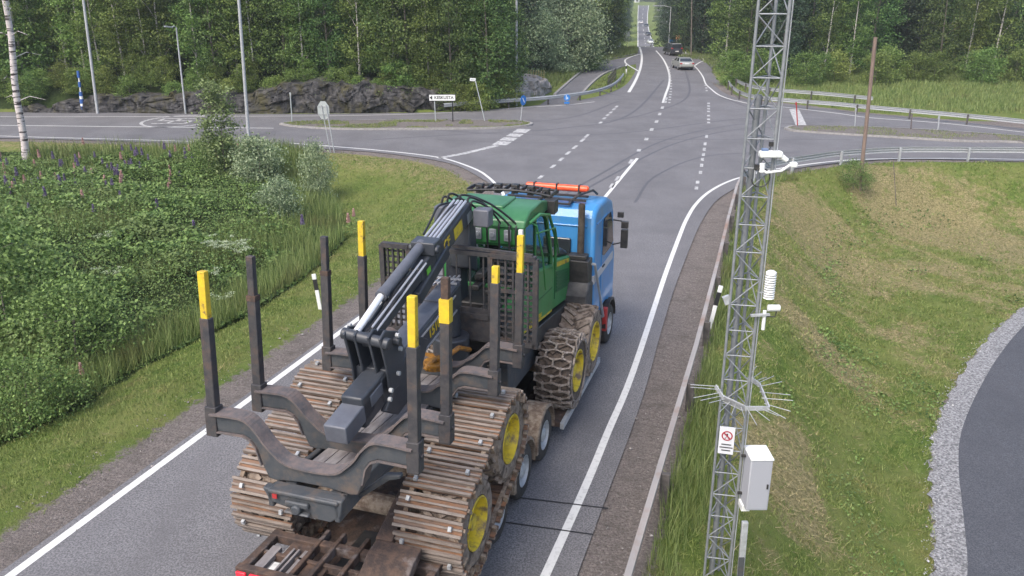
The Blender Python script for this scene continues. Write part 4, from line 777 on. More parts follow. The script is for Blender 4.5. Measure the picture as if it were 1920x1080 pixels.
# ------------------------------------------------------------------ the forwarder riding on it
fw = empty('forwarder', L(0, -1.38, .42), -HD, label='muddy green forestry forwarder with crane, log stakes and steel tracks', cat='forwarder')
fw_z = .42
OFF = Vector((0, 0, -fw_z))
class FB(MB):                             # same axes as the lorry, measured from the road, shifted to the machine's base
    def build(s, *a, **k):
        s.v = [(x, y, z - fw_z) for x, y, z in s.v]; return MB.build(s, *a, **k)
def big_wheel(x, y, z, r, wd, s, kind, par=None):
    """s = +1 right, -1 left; x is the outer face"""
    m = FB(); prof = [(0, r * .60), (.02, r * .62), (.03, r * .8), (.02, r * .92), (-.04, r * .975), (-.1, r * .99), (-wd + .1, r * .99), (-wd + .04, r * .975), (-wd, r * .9), (-wd, r * .6)]
    m.lathe([(s * t, q) for t, q in prof], (x, y, z), 40)
    lug = FB(); nl = 20
    for k in range(nl):
        for h in (0, 1):
            t0 = 2 * math.pi * (k + .5 * h) / nl
            for j in range(4):
                xa = (.5 + (h - .5) * .9 * (1 - j / 4)) if 0 else (.04 + (wd - .08) * (1 - h) + (wd / 2 - .02) * (1 if h else -1) * 0)
            x0 = -.03 if h == 0 else -wd + .03; x1 = -wd * .48 if h == 0 else -wd * .52
            pts = []
            for j in range(4):
                f = j / 3; xx = x0 + (x1 - x0) * f; tt = t0 + .30 * f; pts.append((x + s * xx, y + math.cos(tt) * r * 1.01, z + math.sin(tt) * r * 1.01))
            for p, q_ in zip(pts[:-1], pts[1:]):
                lug.bar(p, q_, .075, .07, up=(0, p[1] - y, p[2] - z))
    m.v += lug.v; n0 = len(m.v) - len(lug.v); m.f += [tuple(i + n0 for i in f) for f in lug.f]; m.m += lug.m
    wh = m.build('wheel', M['darktyre'] if kind == 'chain' else M['mudtyre'], fw, smooth=True)
    q = FB(); rr = r * .60
    q.lathe([(s * .02, rr), (s * .035, rr * .98), (s * .03, rr * .93), (s * -.06, rr * .88), (s * -.17, rr * .82), (s * -.20, rr * .55), (s * -.12, rr * .38), (s * -.11, rr * .34), (s * -.04, rr * .3), (s * -.03, .001)], (x, y, z), 32)
    for k in range(10): t = 2 * math.pi * k / 10; q.cyl((x - s * .2, y + math.cos(t) * rr * .62, z + math.sin(t) * rr * .62), (x - s * .14, y + math.cos(t) * rr * .62, z + math.sin(t) * rr * .62), .022, 6)
    q.build('rim', M['yellow'], wh, smooth=True)
    if kind == 'chain':
        c = FB(); rc = r * 1.075; nt_ = 15; nx_ = 4
        def P(i, j):
            t = 2 * math.pi * i / (nt_ * 2); xx = -wd + .0 + (wd + .02) * j / nx_; sag = .0 if 0 < j < nx_ else -.05; return (x + s * xx, y + math.cos(t) * (rc + sag), z + math.sin(t) * (rc + sag))
        def link(a, b):
            a = Vector(a); b = Vector(b); n_ = 2
            for k in range(n_):
                p = a.lerp(b, k / n_ + .02); q2 = a.lerp(b, (k + 1) / n_ - .02); up = Vector((0, a.y - y, a.z - z)); c.bar(p, q2, .042 if k % 2 else .03, .04 if k % 2 else .05, up=up)
        for i in range(nt_ * 2):
            for j in range(nx_ + 1):
                o1 = .5 * ((j) % 2)
                if (i + j) % 2 == 0:
                    link(P(i, j), P(i + 1, j) if 0 else P(i + .7, j + .0)); c.lathe([(-.02, .045), (.02, .045), (.02, .02), (-.02, .02)], P(i, j), 8)
                    c.lathe([(-.02, .045), (.02, .045), (.02, .02), (-.02, .02)], P(i + .7, j), 8)
                    if j < nx_: link(P(i + .7, j), P(i + 1, j + 1)) ; 
                    if j > 0: link(P(i + .7, j), P(i + 1, j - 1))
        for k in range(20):
            t = 2 * math.pi * k / 20; pa = (x + s * .03, y + math.cos(t) * rc * .97, z + math.sin(t) * rc * .97); pb = (x + s * .05, y + math.cos(t + .1) * rc * .80, z + math.sin(t + .1) * rc * .80); c.bar(pa, pb, .03, .03)
            t2 = t + 2 * math.pi / 20; pc = (x + s * .05, y + math.cos(t2 + .1) * rc * .80, z + math.sin(t2 + .1) * rc * .80); c.bar(pb, pc, .03, .03)
        c.build('tyre_chain', mat('worn_chain_steel', (.34, .30, .27), .5, metal=.2, col2=(.17, .135, .11), scale=12), wh)
    return wh
SH = {1: 0.0, -1: -.50}
F1, F2, R1, R2 = (3.38, 1.24), (5.02, 1.26), (-1.20, 2.06), (-2.80, 1.50)
for s in (1, -1):
    big_wheel(s * 1.60, F1[0], F1[1], .79, .72, s, 'chain'); big_wheel(s * 1.60, F2[0], F2[1], .80, .72, s, 'plain')
    for (y, z) in (R1, R2): big_wheel(s * 1.58 + SH[s], y, z, .70, .70, s, 'plain')
    # track: a loop of steel plates round both rear wheels
    cA, cB = np.array(R2), np.array(R1); d = cB - cA; dl = np.linalg.norm(d); d /= dl; nn = np.array([-d[1], d[0]]); rt = .765
    tot = 2 * dl + 2 * math.pi * rt; N = 29
    def tp(sv):
        sv %= tot
        if sv < dl: return cA + nn * rt + d * sv, d, nn
        sv -= dl
        if sv < math.pi * rt: t = sv / rt; o_ = nn * math.cos(t) + d * math.sin(t); return cB + o_ * rt, d * math.cos(t) - nn * math.sin(t), o_
        sv -= math.pi * rt
        if sv < dl: return cB - nn * rt - d * sv, -d, -nn
        sv -= dl; t = sv / rt; o_ = -nn * math.cos(t) - d * math.sin(t); return cA + o_ * rt, -d * math.cos(t) + nn * math.sin(t), o_
    m = FB(); xo, xi = s * 1.66 + SH[s], s * .60 + SH[s]
    for k in range(N):
        p, tg, ou = tp(k * tot / N + .03 * random.uniform(-1, 1)); tg3 = Vector((0, tg[0], tg[1])); ou3 = Vector((0, ou[0], ou[1])); c = Vector((0, p[0], p[1]))
        j1 = random.uniform(-.025, .025); ou3 = (ou3 + tg3 * random.uniform(-.09, .09)).normalized()
        m.cur = 0; m.bar(c + Vector((xo + j1, 0, 0)), c + Vector((xi + j1, 0, 0)), .228, .03, up=ou3)
        m.cur = 1
        for off, wd_, ht in ((-.092, .042, .045), (.0, .03, .03), (.092, .042, .045)):
            q0 = c + tg3 * off + ou3 * (.014 + ht / 2)
            m.bar(q0 + Vector((xo + j1, 0, 0)), q0 + Vector((xi + j1, 0, 0)), wd_, ht, up=ou3)
        m.cur = 2
        for fx in (.18, .86):
            if (k + (fx > .5)) % 2: q0 = c + ou3 * .05 + Vector((xo + (xi - xo) * fx, 0, 0)); m.bar(q0, q0 + ou3 * .05, .05, .07)
        m.cur = 3
        for fx in (.10, .88):             # links between the plates
            p2, tg2, ou2 = tp((k + 1) * tot / N); a_ = c - ou3 * .03 + Vector((xo + (xi - xo) * fx, 0, 0)); b_ = Vector((0, p2[0], p2[1])) - Vector((0, ou2[0], ou2[1])) * .03 + Vector((xo + (xi - xo) * fx, 0, 0)); m.bar(a_, b_, .07, .09, up=ou3)
        for e in (1, -1):                 # side guides that hug the tyre
            xx = xo - s * .02 if e > 0 else xi + s * .10
            m.bar(c + Vector((xx, 0, 0)), c + Vector((xx + (s * .01 if e > 0 else -s * .01), 0, 0)) - ou3 * (.2 if e < 0 else .13), .07, .05, up=tg3)
    m.build('track', [M['track'], M['trackrib'], M['zinc'], M['mud']], fw)
# axles, bogies
for (a, b) in ((F1, F2), (R1, R2)):
    m = FB()
    for y, z in (a, b): m.cyl((-1.1, y, z), (1.1, y, z), .16, 12)
    for x in (-.72, .72): m.bar((x, a[0], a[1]), (x, b[0], b[1]), .28, .36)
    if a is R1: m.cyl((-.8, -2.0, 1.85), (.8, -2.0, 1.85), .24, 14); m.box(-.4, .4, -2.4, -1.6, 1.8, 2.5)
    else: m.box(-.4, .4, 3.7, 4.7, 1.1, 1.9)
    m.build('bogie', M['mud'], fw)
def zb(y): return 3.00 - .085 * (y + 4.6)  # top of the bed falls towards the front
m = FB()
for x in (-.34, .34): m.prism([(-4.75, zb(-4.75) - .30), (-4.75, zb(-4.75) - .08), (1.0, zb(1.0) - .08), (1.0, zb(1) - .5), (-2, zb(-2) - .5), (-4.2, zb(-4.2) - .42)], 'x', x - .08, x + .08)
m.box(-.5, .5, .9, 2.0, 1.6, 2.3); m.prism([(1.2, 1.5), (6.0, 1.35), (6.0, 2.0), (1.2, 2.3)], 'x', -.75, .75)
frm = m.build('chassis_frame', M['steel'], fw, bevel=.02)
m = FB()
for i, x in enumerate((-.27, -.09, .09, .27)): m.bar((x, -4.55, zb(-4.55) - .05), (x, -.2, zb(-.2) - .05), .165, .03)
m.build('bed_plate', M['plank'], frm)
m = FB(); m.cur = 0                        # tail: plate, flared sides, tow coupling
m.prism([(-.62, 2.93), (.55, 2.95), (.52, 2.72), (.36, 2.60), (-.05, 2.60), (-.2, 2.68), (-.52, 2.74)], 'y', -4.82, -4.68)
m.box(-.52, .5, -4.85, -4.62, 2.88, 2.94); m.box(-.26, .08, -4.88, -4.82, 2.76, 2.84); m.cyl((-.09, -4.92, 2.74), (-.09, -4.82, 2.74), .07, 12); m.box(-.27, .09, -4.90, -4.82, 2.66, 2.70)
m.prism([(-4.82, 2.62), (-4.82, 2.93), (-2.4, 2.75), (-2.4, 2.62)], 'x', .42, .50); m.prism([(-4.82, 2.66), (-4.82, 2.93), (-2.4, 2.75), (-2.4, 2.64)], 'x', -.55, -.47)
m.prism([(.46, 2.7), (.9, 3.1), (1.12, 3.14), (1.12, 3.08), (.95, 3.02), (.46, 2.62)], 'y', -4.3, -4.2)
m.build('tail_plate', M['steel'], fw, bevel=.02); m = FB(); m.box(-.44, -.37, -4.875, -4.86, 2.84, 2.90); m.build('reflector', M['reddull'], fw)
# four bunks with two stakes each
def bunk(y, yr_h, zt, low, arm=.26):
    """U shaped cross member; outline in x-z, swept 0.16 along y"""
    hw = 1.46; zt2 = zt - arm
    R_ = [p for p in curve([(hw, zt), (1.15, zt + .02), (.92, zt + .0), (.76, zt - .14), (.66, (zt + low) / 2), (.54, low + .16), (.36, low + .03), (.0, low - .01)], 4)][:-1]
    Lo = [(.2, low - .22), (.55, low - .26), (.66, low - .24), (.74, low - .05), (.80, zt2 - .12), (.87, zt2 - .02), (.98, zt2 + .03), (hw, zt2 + .02)]
    right = R_ + Lo
    poly = R_ + [(-x, z) for x, z in R_[::-1]] + [(-x, z) for x, z in Lo[::-1]] + []
    out = [(x, z) for x, z in R_] + [(-x, z) for x, z in R_[::-1]] + [(-x, z) for x, z in Lo[::-1]] + Lo
    m = FB(); m.prism(out, 'y', y - .05, y + .09); b = m.build('bunk', M['steel'], fw, bevel=.02)
    f = FB(); top = R_ + [(-x, z) for x, z in R_[::-1]]
    for (xa, za), (xb, zb_) in zip(top[:-1], top[1:]): f.bar((xa, y + .02, za + .012), (xb, y + .02, zb_ + .012), .24, .028, up=(0, 0, 1) if abs(xa - xb) > .02 else (1, 0, 0))
    lo2 = Lo[3:]
    for sg in (1, -1):
        for (xa, za), (xb, zb_) in zip(lo2[:-1], lo2[1:]): f.bar((sg * xa, y + .02, za - .005), (sg * xb, y + .02, zb_ - .005), .2, .02)
    f.build('flange', M['rustedge'], b)
tops = {}
BK = [(-4.55, 3.74, 3.17), (-3.55, 3.60, 3.08), (-1.62, 3.38, 2.93), (-.38, 3.30, 2.82)]
for i, (y, zt, low) in enumerate(BK): bunk(y, 0, zt, low)
for i, (y, zt, low) in enumerate(BK):
    for s in (-1, 1):
        x = s * 1.46; ztop = (5.68, 5.58, 5.33, 5.27)[i] - (.2 if (i, s) == (2, 1) else 0); dx = -.01 * s; yt = y + .17
        kind = {(0, -1): 'y', (1, -1): 'd', (2, -1): 'd', (3, -1): 'y', (0, 1): 'y', (1, 1): 'm', (2, 1): 'y', (3, 1): 'y'}[(i, s)]
        zsp = {'y': ztop - (.62 if (i, s) != (2, 1) else .26), 'd': ztop - .62, 'm': ztop - .34}[kind]
        def at(z, y=y, yt=yt, zt=zt, ztop=ztop, x=x, dx=dx): f = (z - zt) / (ztop - zt); return (x + dx * f, y + .02 + (yt - y) * f * .75, z)
        m = FB(); m.bar(at(zt - .3), at(zsp), .135, .12, up=(0, 1, 0)); m.bar(at(zt - .32), at(zt + .1), .17, .17, up=(0, 1, 0)); m.cyl((x + s * .06, y + .02, zt - .1), (x + s * .11, y + .02, zt - .1), .03, 8)
        st = m.build('stake', M['stake'], fw, bevel=.012)
        m = FB(); m.bar(at(zsp - .02), at(ztop), .105, .095, up=(0, 1, 0)); m.build('stake_tip', M['stake'] if kind == 'd' else (M['stakey'] if kind == 'y' else M['rust']), st, bevel=.01)
        if kind != 'y': m = FB(); m.bar(at(zsp - (.26 if kind == 'm' else .02)), at(zsp + .06), .142, .127, up=(0, 1, 0)); m.build('stake_collar', M['stakey'] if kind == 'm' else M['rust'], st)
# load gate behind the crane
m = FB(); gy, gz0, gz1 = .62, 2.9, 4.60
for x0, x1 in ((-1.52, -.98), (.62, 1.46)):
    for x in (x0, x1): m.bar((x, gy, gz0), (x, gy, gz1), .09, .1, up=(0, 1, 0))
    m.bar((x0, gy, gz1), (x1, gy, gz1), .12, .09); m.bar((x0, gy, gz0 + .05), (x1, gy, gz0 + .05), .1, .08); m.bar((x0, gy, 3.95), (x1, gy, 3.95), .07, .06)
    n_ = 6 if x1 - x0 > .7 else 5
    for k in range(1, n_): x = x0 + (x1 - x0) * k / n_; m.bar((x, gy, gz0), (x, gy, gz1), .035, .04, up=(0, 1, 0))
    for k in range(1, 15): z = gz0 + (gz1 - gz0) * k / 15; m.bar((x0, gy + .03, z), (x1, gy + .03, z), .03, .035)
m.bar((-.98, gy, gz1), (.62, gy, gz1), .10, .07); m.bar((-.1, gy, gz1 + .1), (1.40, gy, gz1 + .06), .06, .05); m.bar((-.98, gy, 3.4), (.62, gy, 3.4), .10, .10)
m.box(-.98, -.3, gy - .03, gy + .04, 2.9, 4.1); m.box(-.3, .62, gy - .02, gy + .03, 2.9, 3.55)
for k in range(4): m.bar((-.3 + k * .26, gy, 3.5), (-.3 + k * .26, gy, gz1), .025, .025, up=(0, 1, 0))
m.build('load_gate', M['stake'], fw)
# crane
m = FB(); m.cyl((-.05, .3, 2.6), (-.05, .3, 3.1), .34, 18); m.cyl((-.05, .3, 3.1), (-.05, .3, 3.7), .18, 16); m.box(-.42, -.12, 1.0, 1.4, 3.3, 4.5); m.prism([(.9, 4.2), (1.35, 4.0), (1.25, 5.2), (1.0, 5.3)], 'x', -.30, .10); m.build('crane_pillar', M['boom'], fw, bevel=.03)
m = FB(); m.cyl((.1, -.8, 2.95), (.1, -.8, 3.08), .2, 16); m.tube(curve([(.0, -1.0, 2.98), (.15, -.8, 3.14), (.3, -.55, 3.0)], 4), .05, 8); m.build('slewing_base', M['orange'], fw, bevel=.02)
A, B = Vector((0, 1.02, 5.28)), Vector((0, -2.95, 4.30)); dAB = (B - A).normalized(); upAB = Vector((1, 0, 0)).cross(dAB); upAB = upAB if upAB.z > 0 else -upAB
bx = FB(); bx.cur = 0
mid = A.lerp(B, .42)
bx.bar(A, mid, .24, .34, up=upAB); bx.bar(mid, A.lerp(B, .56), .24, .34, up=upAB, taper=.75); bx.bar(A.lerp(B, .5), B, .17, .20, up=upAB)
bx.bar(A.lerp(B, .30) - upAB * .12, A.lerp(B, .62) - upAB * .27, .30, .22, up=upAB)
boom = bx.build('upper_boom', M['boom'], fw, bevel=.025)
m = FB(); c0_ = A.lerp(B, .44) + upAB * .30 + Vector((-.05, 0, 0)); c1_ = A.lerp(B, .80) + upAB * .25 + Vector((-.10, 0, 0)); c2_ = B + upAB * .16 + Vector((-.12, 0, 0))
m.cyl(c0_, c1_, .084, 20); m.cyl(c0_ - dAB * -.02, c0_ + dAB * .1, .10, 18); m.cyl(c1_ - dAB * .12, c1_ + dAB * .02, .094, 18); cyl_ = m.build('lift_cylinder', M['boomtop'], boom, smooth=True)
m = FB(); m.cyl(c1_, c2_, .054, 18); m.build('piston_rod', M['chrome'], fw, smooth=True)
m = FB(); m.bar(A.lerp(B, .40) + upAB * .24, A.lerp(B, .47) + upAB * .28, .42, .22, up=upAB); m.cyl(A.lerp(B, .45) + Vector((-.26, 0, 0)) + upAB * .25, A.lerp(B, .45) + Vector((.26, 0, 0)) + upAB * .25, .07, 12); m.build('cylinder_bracket', M['boom'], boom, bevel=.02)
m = FB()                                   # hoses and pipes along the boom
for k, x in enumerate((-.13, -.05, .02, .09)): m.cyl(A.lerp(B, .04) + upAB * .26 + Vector((x, 0, 0)), A.lerp(B, .41) + upAB * .26 + Vector((x, 0, 0)), .024, 8)
for k, x in enumerate((.07, .13)): m.cyl(A.lerp(B, .52) + upAB * (.20 - .05 * k) + Vector((x, 0, 0)), A.lerp(B, .97) + upAB * (.18 - .05 * k) + Vector((x, 0, 0)), .017, 8)
m.build('hydraulic_pipe', M['hoselight'], boom, smooth=True)
m = FB()
for k in range(5):
    a = A.lerp(B, .55 + .04 * k) + upAB * .16 + Vector((-.1 + .05 * k, 0, 0)); b = B + upAB * .12 + Vector((-.08 + .05 * k, .12, 0)); m.tube(curve([a, a.lerp(b, .3) + upAB * .05, a.lerp(b, .65) + Vector((.03 * math.sin(k), 0, 0)), b], 5), .022, 7)
for k, (x0, x1, h) in enumerate(((-.45, -.12, .32), (-.34, .02, .42), (-.2, .25, .30), (.05, .45, .36), (.12, .62, .26), (-.1, .72, .42))):
    p = Vector((x0, .95, 5.30)); q = Vector((x1, 1.25 + .1 * k, 4.95 - .05 * k)); h *= .75; m.tube(curve([p, p + Vector((.04, .05, h * .8)), p.lerp(q, .5) + Vector((0, .1, h)), q + Vector((0, .05, h * .5)), q, q - Vector((-.04, 0, .8 + .1 * k))], 6), .021, 8)
for k in range(3): m.tube(curve([(-.2 + .1 * k, .95, 5.42), (-.3 + .12 * k, .5, 5.45), (-.28 + .1 * k, .1, 5.3), (-.25 + .1 * k, -.3, 5.15)], 5), .020, 7)
m.build('hose', M['hose'], boom, smooth=True)
for x0, x1 in ((-.56, -.24), (.2, .50)): m = FB(); m.box(x0, x1, .85, 1.12, 5.02, 5.34); m.build('lamp_box', M['boomtop'], boom, bevel=.025)
# elbow: bearing plates, linkage down to the lower boom
E1 = Vector((0, -2.95, 4.30)); m = FB()
m.cyl((-.34, -3.0, 4.42), (.40, -3.0, 4.34), .085, 14); m.cyl((-.30, -2.7, 4.30), (.42, -2.7, 4.26), .07, 12)
for x in (-.26, -.10, .12, .30): m.prism([(-3.12, 4.45), (-2.95, 4.52), (-2.55, 4.35), (-2.35, 3.95), (-2.6, 3.5), (-2.9, 3.5), (-2.95, 3.9)], 'x', x - .02, x + .02)
m.box(-.26, .3, -2.85, -2.5, 3.55, 3.85); el = m.build('elbow', M['boom'], fw, bevel=.015)
for x, y, z in ((-.3, -2.9, 4.5), (.38, -2.75, 4.38), (.34, -2.6, 4.1), (.34, -2.7, 3.75), (.36, -3.0, 3.62), (.36, -3.05, 3.5)): m = FB(); m.cyl((x, y, z), (x + .05, y, z), .035, 8); m.build('pin', M['zinc'], el)
# lower boom, inside the bunks
A2, B2 = Vector((.06, -4.05, 3.42)), Vector((.06, .15, 3.98)); d2 = (B2 - A2).normalized(); u2 = Vector((1, 0, 0)).cross(d2); u2 = u2 if u2.z > 0 else -u2
m = FB(); m.bar(A2.lerp(B2, .25), B2, .36, .44, up=u2); m.bar(A2.lerp(B2, .12), A2.lerp(B2, .45), .34, .50, up=u2); lb = m.build('lower_boom', M['boom'], fw, bevel=.03)
m = FB(); m.bar(A2 - u2 * .02, A2.lerp(B2, .20), .34, .28, up=u2); m.bar(A2.lerp(B2, .17) + u2 * .06, A2.lerp(B2, .31) + u2 * .06, .36, .20, up=u2); m.build('extension_box', M['boomtop'], lb, bevel=.02)
m = FB(); m.bar(A2.lerp(B2, .45) + u2 * .235, B2 + u2 * .235, .33, .03, up=u2); m.bar(A2.lerp(B2, .80) + u2 * .26, A2.lerp(B2, .98) + u2 * .26, .30, .05, up=u2); m.build('top_cover', M['boomtop'], lb, bevel=.01)
m = FB()
for z in (.12, -.17): m.bar(A2.lerp(B2, .50) + u2 * z + Vector((.19, 0, 0)), A2.lerp(B2, .93) + u2 * z + Vector((.19, 0, 0)), .02, .025, up=u2)
for k in range(5): a = B2 + Vector((-.15 + .07 * k, -.5 + .05 * k, .3)); m.bar(a, a + Vector((0, .35, .02)), .025, .03)
m.bar(B2 + Vector((-.2, -.4, .33)), B2 + Vector((.25, -.4, .33)), .03, .03); m.bar(B2 + Vector((-.2, -.2, .34)), B2 + Vector((.25, -.2, .34)), .03, .03)
m.build('hydraulic_pipe', M['hoselight'], lb)
m = FB(); m.prism([(-3.0, 3.25), (-2.2, 3.9), (-1.75, 3.95), (-1.4, 3.75), (-1.9, 3.1), (-2.6, 3.0)], 'x', .18, .28); m.prism([(-3.0, 3.25), (-2.2, 3.9), (-1.75, 3.95), (-1.4, 3.75), (-1.9, 3.1), (-2.6, 3.0)], 'x', -.16, -.06); m.build('grapple_plate', M['boom'], fw, bevel=.02)
tx = (A2.lerp(B2, .72) + Vector((.185, 0, 0)) + OFF)
text('lettering', '1510E', .24, M['stakey'], lb, frame(tx, d2, u2), .004, True)
tx = A.lerp(B, .30) + Vector((.122, 0, 0)) + OFF; text('lettering', 'CF', .24, M['stakey'], boom, frame(tx, -dAB, upAB), .004, True)
m = FB()
def decal(p, a, b, w_, h_): m.add([p - a * w_ / 2 - b * h_ / 2, p + a * w_ / 2 - b * h_ / 2, p + a * w_ / 2 + b * h_ / 2, p - a * w_ / 2 + b * h_ / 2], [(0, 1, 2, 3)])
decal(A.lerp(B, .17) + Vector((.125, 0, -.02)), -dAB, upAB, .40, .22); m.build('warning_label', M['yellow'], boom)
m = FB(); decal(A.lerp(B, .03) + Vector((.127, 0, -.06)), -dAB, upAB, .26, .2); m.build('information_label', M['grey'], boom)
m = FB(); decal(A.lerp(B, .50) + Vector((.124, 0, -.03)), -dAB, upAB, .16, .11); m.build('emblem_label', mat('green_label', (.15, .5, .05), .5), boom)
# cab
cg = FB(); CW = .80
side = [(1.95, 3.1), (1.95, 4.75), (2.2, 4.92), (3.1, 4.92), (3.55, 4.55), (3.95, 3.65), (3.98, 3.1)]
for s in (1, -1):
    for (a, b), (c, d_) in zip(side[:-1], side[1:]):
        cg.bar((s * CW, a, b), (s * CW, c, d_), .09, .09, up=(1, 0, 0))
    cg.bar((s * CW, 2.75, 3.1), (s * CW, 2.75, 4.9), .06, .06, up=(1, 0, 0))
    cg.tube([(s * (CW + .12), 2.0, 4.85), (s * (CW + .17), 2.5, 4.9), (s * (CW + .17), 3.2, 4.72), (s * (CW + .16), 3.75, 4.1), (s * (CW + .12), 3.95, 3.3)], .035, 8)
cg.bar((-CW, 1.95, 4.42), (CW, 1.95, 4.42), .08, .10); cg.bar((-CW, 1.95, 3.1), (CW, 1.95, 3.1), .1, .1); cg.bar((-CW, 1.95, 3.5), (CW, 1.95, 3.5), .08, .1); cg.bar((-CW, 3.9, 3.65), (CW, 3.9, 3.65), .08, .08)
cg.tube([(CW + .05, 2.1, 4.86), (CW + .2, 2.2, 4.75), (CW + .22, 2.6, 4.0), (CW + .2, 2.9, 3.2)], .022, 6); cg.tube([(CW + .2, 2.2, 4.6), (CW + .25, 3.4, 4.4), (CW + .2, 3.9, 3.7)], .02, 6)
fcab = cg.build('cab_frame', M['green'], fw, bevel=.015)
m = FB(); m.prism([(1.75, 4.78), (1.80, 4.93), (2.1, 5.06), (2.9, 5.08), (3.35, 4.98), (3.5, 4.85), (3.5, 4.78)], 'x', -.95, .90); m.box(-.7, .35, 2.1, 2.95, 5.0, 5.12); m.build('roof', mat('weathered_green_roof', (.03, .13, .048), .35, col2=(.05, .17, .07), scale=3), fcab, bevel=.06, seg=3)
m = FB(); m.box(-.85, .82, 1.80, 1.96, 4.44, 4.79); lp = m.build('lamp_panel', M['green'], fcab, bevel=.02)
for x in (-.35, -.05, .25, .55):
    m = FB(); m.box(x - .07, x + .07, 1.75, 1.8, 4.52, 4.74); m.cyl((x, 1.72, 4.63), (x, 1.76, 4.63), .05, 12); m.build('work_lamp', M['grey'], lp, bevel=.01)
m = FB(); m.box(.78, .86, 1.72, 1.80, 4.50, 4.78); m.build('side_marker', M['white'], lp)
m = FB()
m.box(-CW, CW, 1.955, 1.965, 3.5, 4.4)
for s in (1, -1): m.prism([(1.98, 3.15), (1.98, 4.72), (3.1, 4.88), (3.5, 4.52), (3.9, 3.7), (3.93, 3.15)], 'x', s * CW - .004, s * CW + .004)
m.add([(-CW, 3.9, 3.66), (CW, 3.9, 3.66), (CW, 3.12, 4.9), (-CW, 3.12, 4.9)], [(0, 1, 2, 3)]); m.build('glazing', M['glass'], fcab)
m = FB(); m.box(-.75, .75, 2.0, 3.9, 2.7, 3.15); m.box(-.78, -.3, 1.97, 2.02, 3.15, 4.4); m.build('cab_floor', M['black'], fcab)
m = FB(); m.box(-.28, .28, 2.55, 3.05, 3.2, 3.4); m.box(-.28, .28, 2.4, 2.55, 3.3, 4.1); m.box(-.15, .15, 2.38, 2.5, 4.1, 4.3); m.build('seat', M['black'], fcab, bevel=.06, seg=3)
m = FB()                                   # guard rack over the windscreen
arc = [(-.95 + 1.85 * t, 3.55 + .28 * math.sin(math.pi * t), 5.02) for t in np.linspace(0, 1, 11)]
m.tube(arc, .03, 6); m.tube([(x, y + .45, z + .02) for x, y, z in arc], .03, 6)
for k in range(0, 11): x, y, z = arc[k]; m.box(x - .02, x + .02, y, y + .45, z - .03, z + .05)
for k in range(1, 10, 2): x, y, z = arc[k]; m.box(x - .07, x + .07, y + .12, y + .3, z - .1, z + .09)
m.box(.80, 1.05, 3.3, 3.6, 4.7, 4.98)
m.build('lamp_rack', M['black'], fcab, bevel=.008)
# engine hood, frame skirt, step
m = FB(); m.prism([(3.95, 2.30), (5.75, 2.02), (5.75, 3.0), (5.6, 3.12), (4.3, 3.42), (3.95, 3.45)], 'x', -.82, .82); m.prism([(1.5, 2.62), (3.98, 2.28), (3.98, 3.42), (2.9, 3.62), (2.75, 3.62), (2.6, 3.3), (1.7, 3.3), (1.5, 3.2)], 'x', .45, .86); m.prism([(1.5, 2.62), (3.98, 2.28), (3.98, 3.42), (2.9, 3.6), (1.5, 3.2)], 'x', -.86, -.45)
hood = m.build('engine_hood', M['green'], fw, bevel=.05, seg=3)
m = FB(); m.prism([(4.35, 2.62), (5.45, 2.42), (5.45, 2.86), (4.35, 3.12)], 'x', .825, .835)
for k in range(6): m.bar((.84, 4.4, 2.66 + k * .075), (.84, 5.42, 2.46 + k * .07), .012, .03)
for y, z0, z1 in ((3.99, 2.34, 3.40), (4.25, 2.5, 3.3), (5.55, 2.3, 3.0)): m.bar((.828, y, z0), (.828, y, z1), .014, .02, up=(0, 1, 0))
m.bar((.865, 1.6, 3.05), (.865, 3.9, 2.9), .012, .02); m.bar((.865, 2.75, 2.5), (.865, 2.75, 3.5), .012, .02, up=(0, 1, 0))
m.build('grille', mat('dark_green_louvre', (.015, .10, .035), .5), hood)
m = FB(); m.prism([(4.2, 3.25), (5.5, 3.0), (5.5, 3.09), (4.2, 3.36)], 'x', .822, .832); m.prism([(1.6, 2.66), (3.9, 2.34), (3.9, 2.38), (1.6, 2.70)], 'x', .862, .87); m.box(.83, .95, 1.45, 1.49, 2.3, 2.6); m.build('yellow_stripe', M['yellow'], hood)
m = FB(); m.prism([(4.65, 3.36), (5.65, 3.1), (5.65, 3.22), (5.2, 3.42), (4.8, 3.5)], 'x', -.6, .75); m.build('air_intake', M['black'], hood, bevel=.06, seg=3)
text('lettering', 'JOHN DEERE', .17, M['yellow'], hood, frame(Vector((.872, 2.6, 2.62)) + OFF, (0, 1, -.14), (0, 0, 1)), .003, True)
m = FB(); m.prism([(1.4, 2.2), (5.9, 1.62), (5.9, 1.98), (1.4, 2.58)], 'x', .70, .90); m.prism([(1.4, 2.2), (5.9, 1.62), (5.9, 1.98), (1.4, 2.58)], 'x', -.90, -.70); m.build('side_skirt', M['black'], fw, bevel=.02)
m = FB(); m.prism([(5.35, 1.98), (5.35, 2.2), (5.55, 2.48), (6.02, 2.40), (6.02, 1.7), (5.75, 1.75)], 'x', .55, 1.32); m.build('front_step', mat('dusty_black_panel', (.028, .028, .032), .7, col2=(.085, .082, .08), scale=3, bump=.3), fw, bevel=.04)
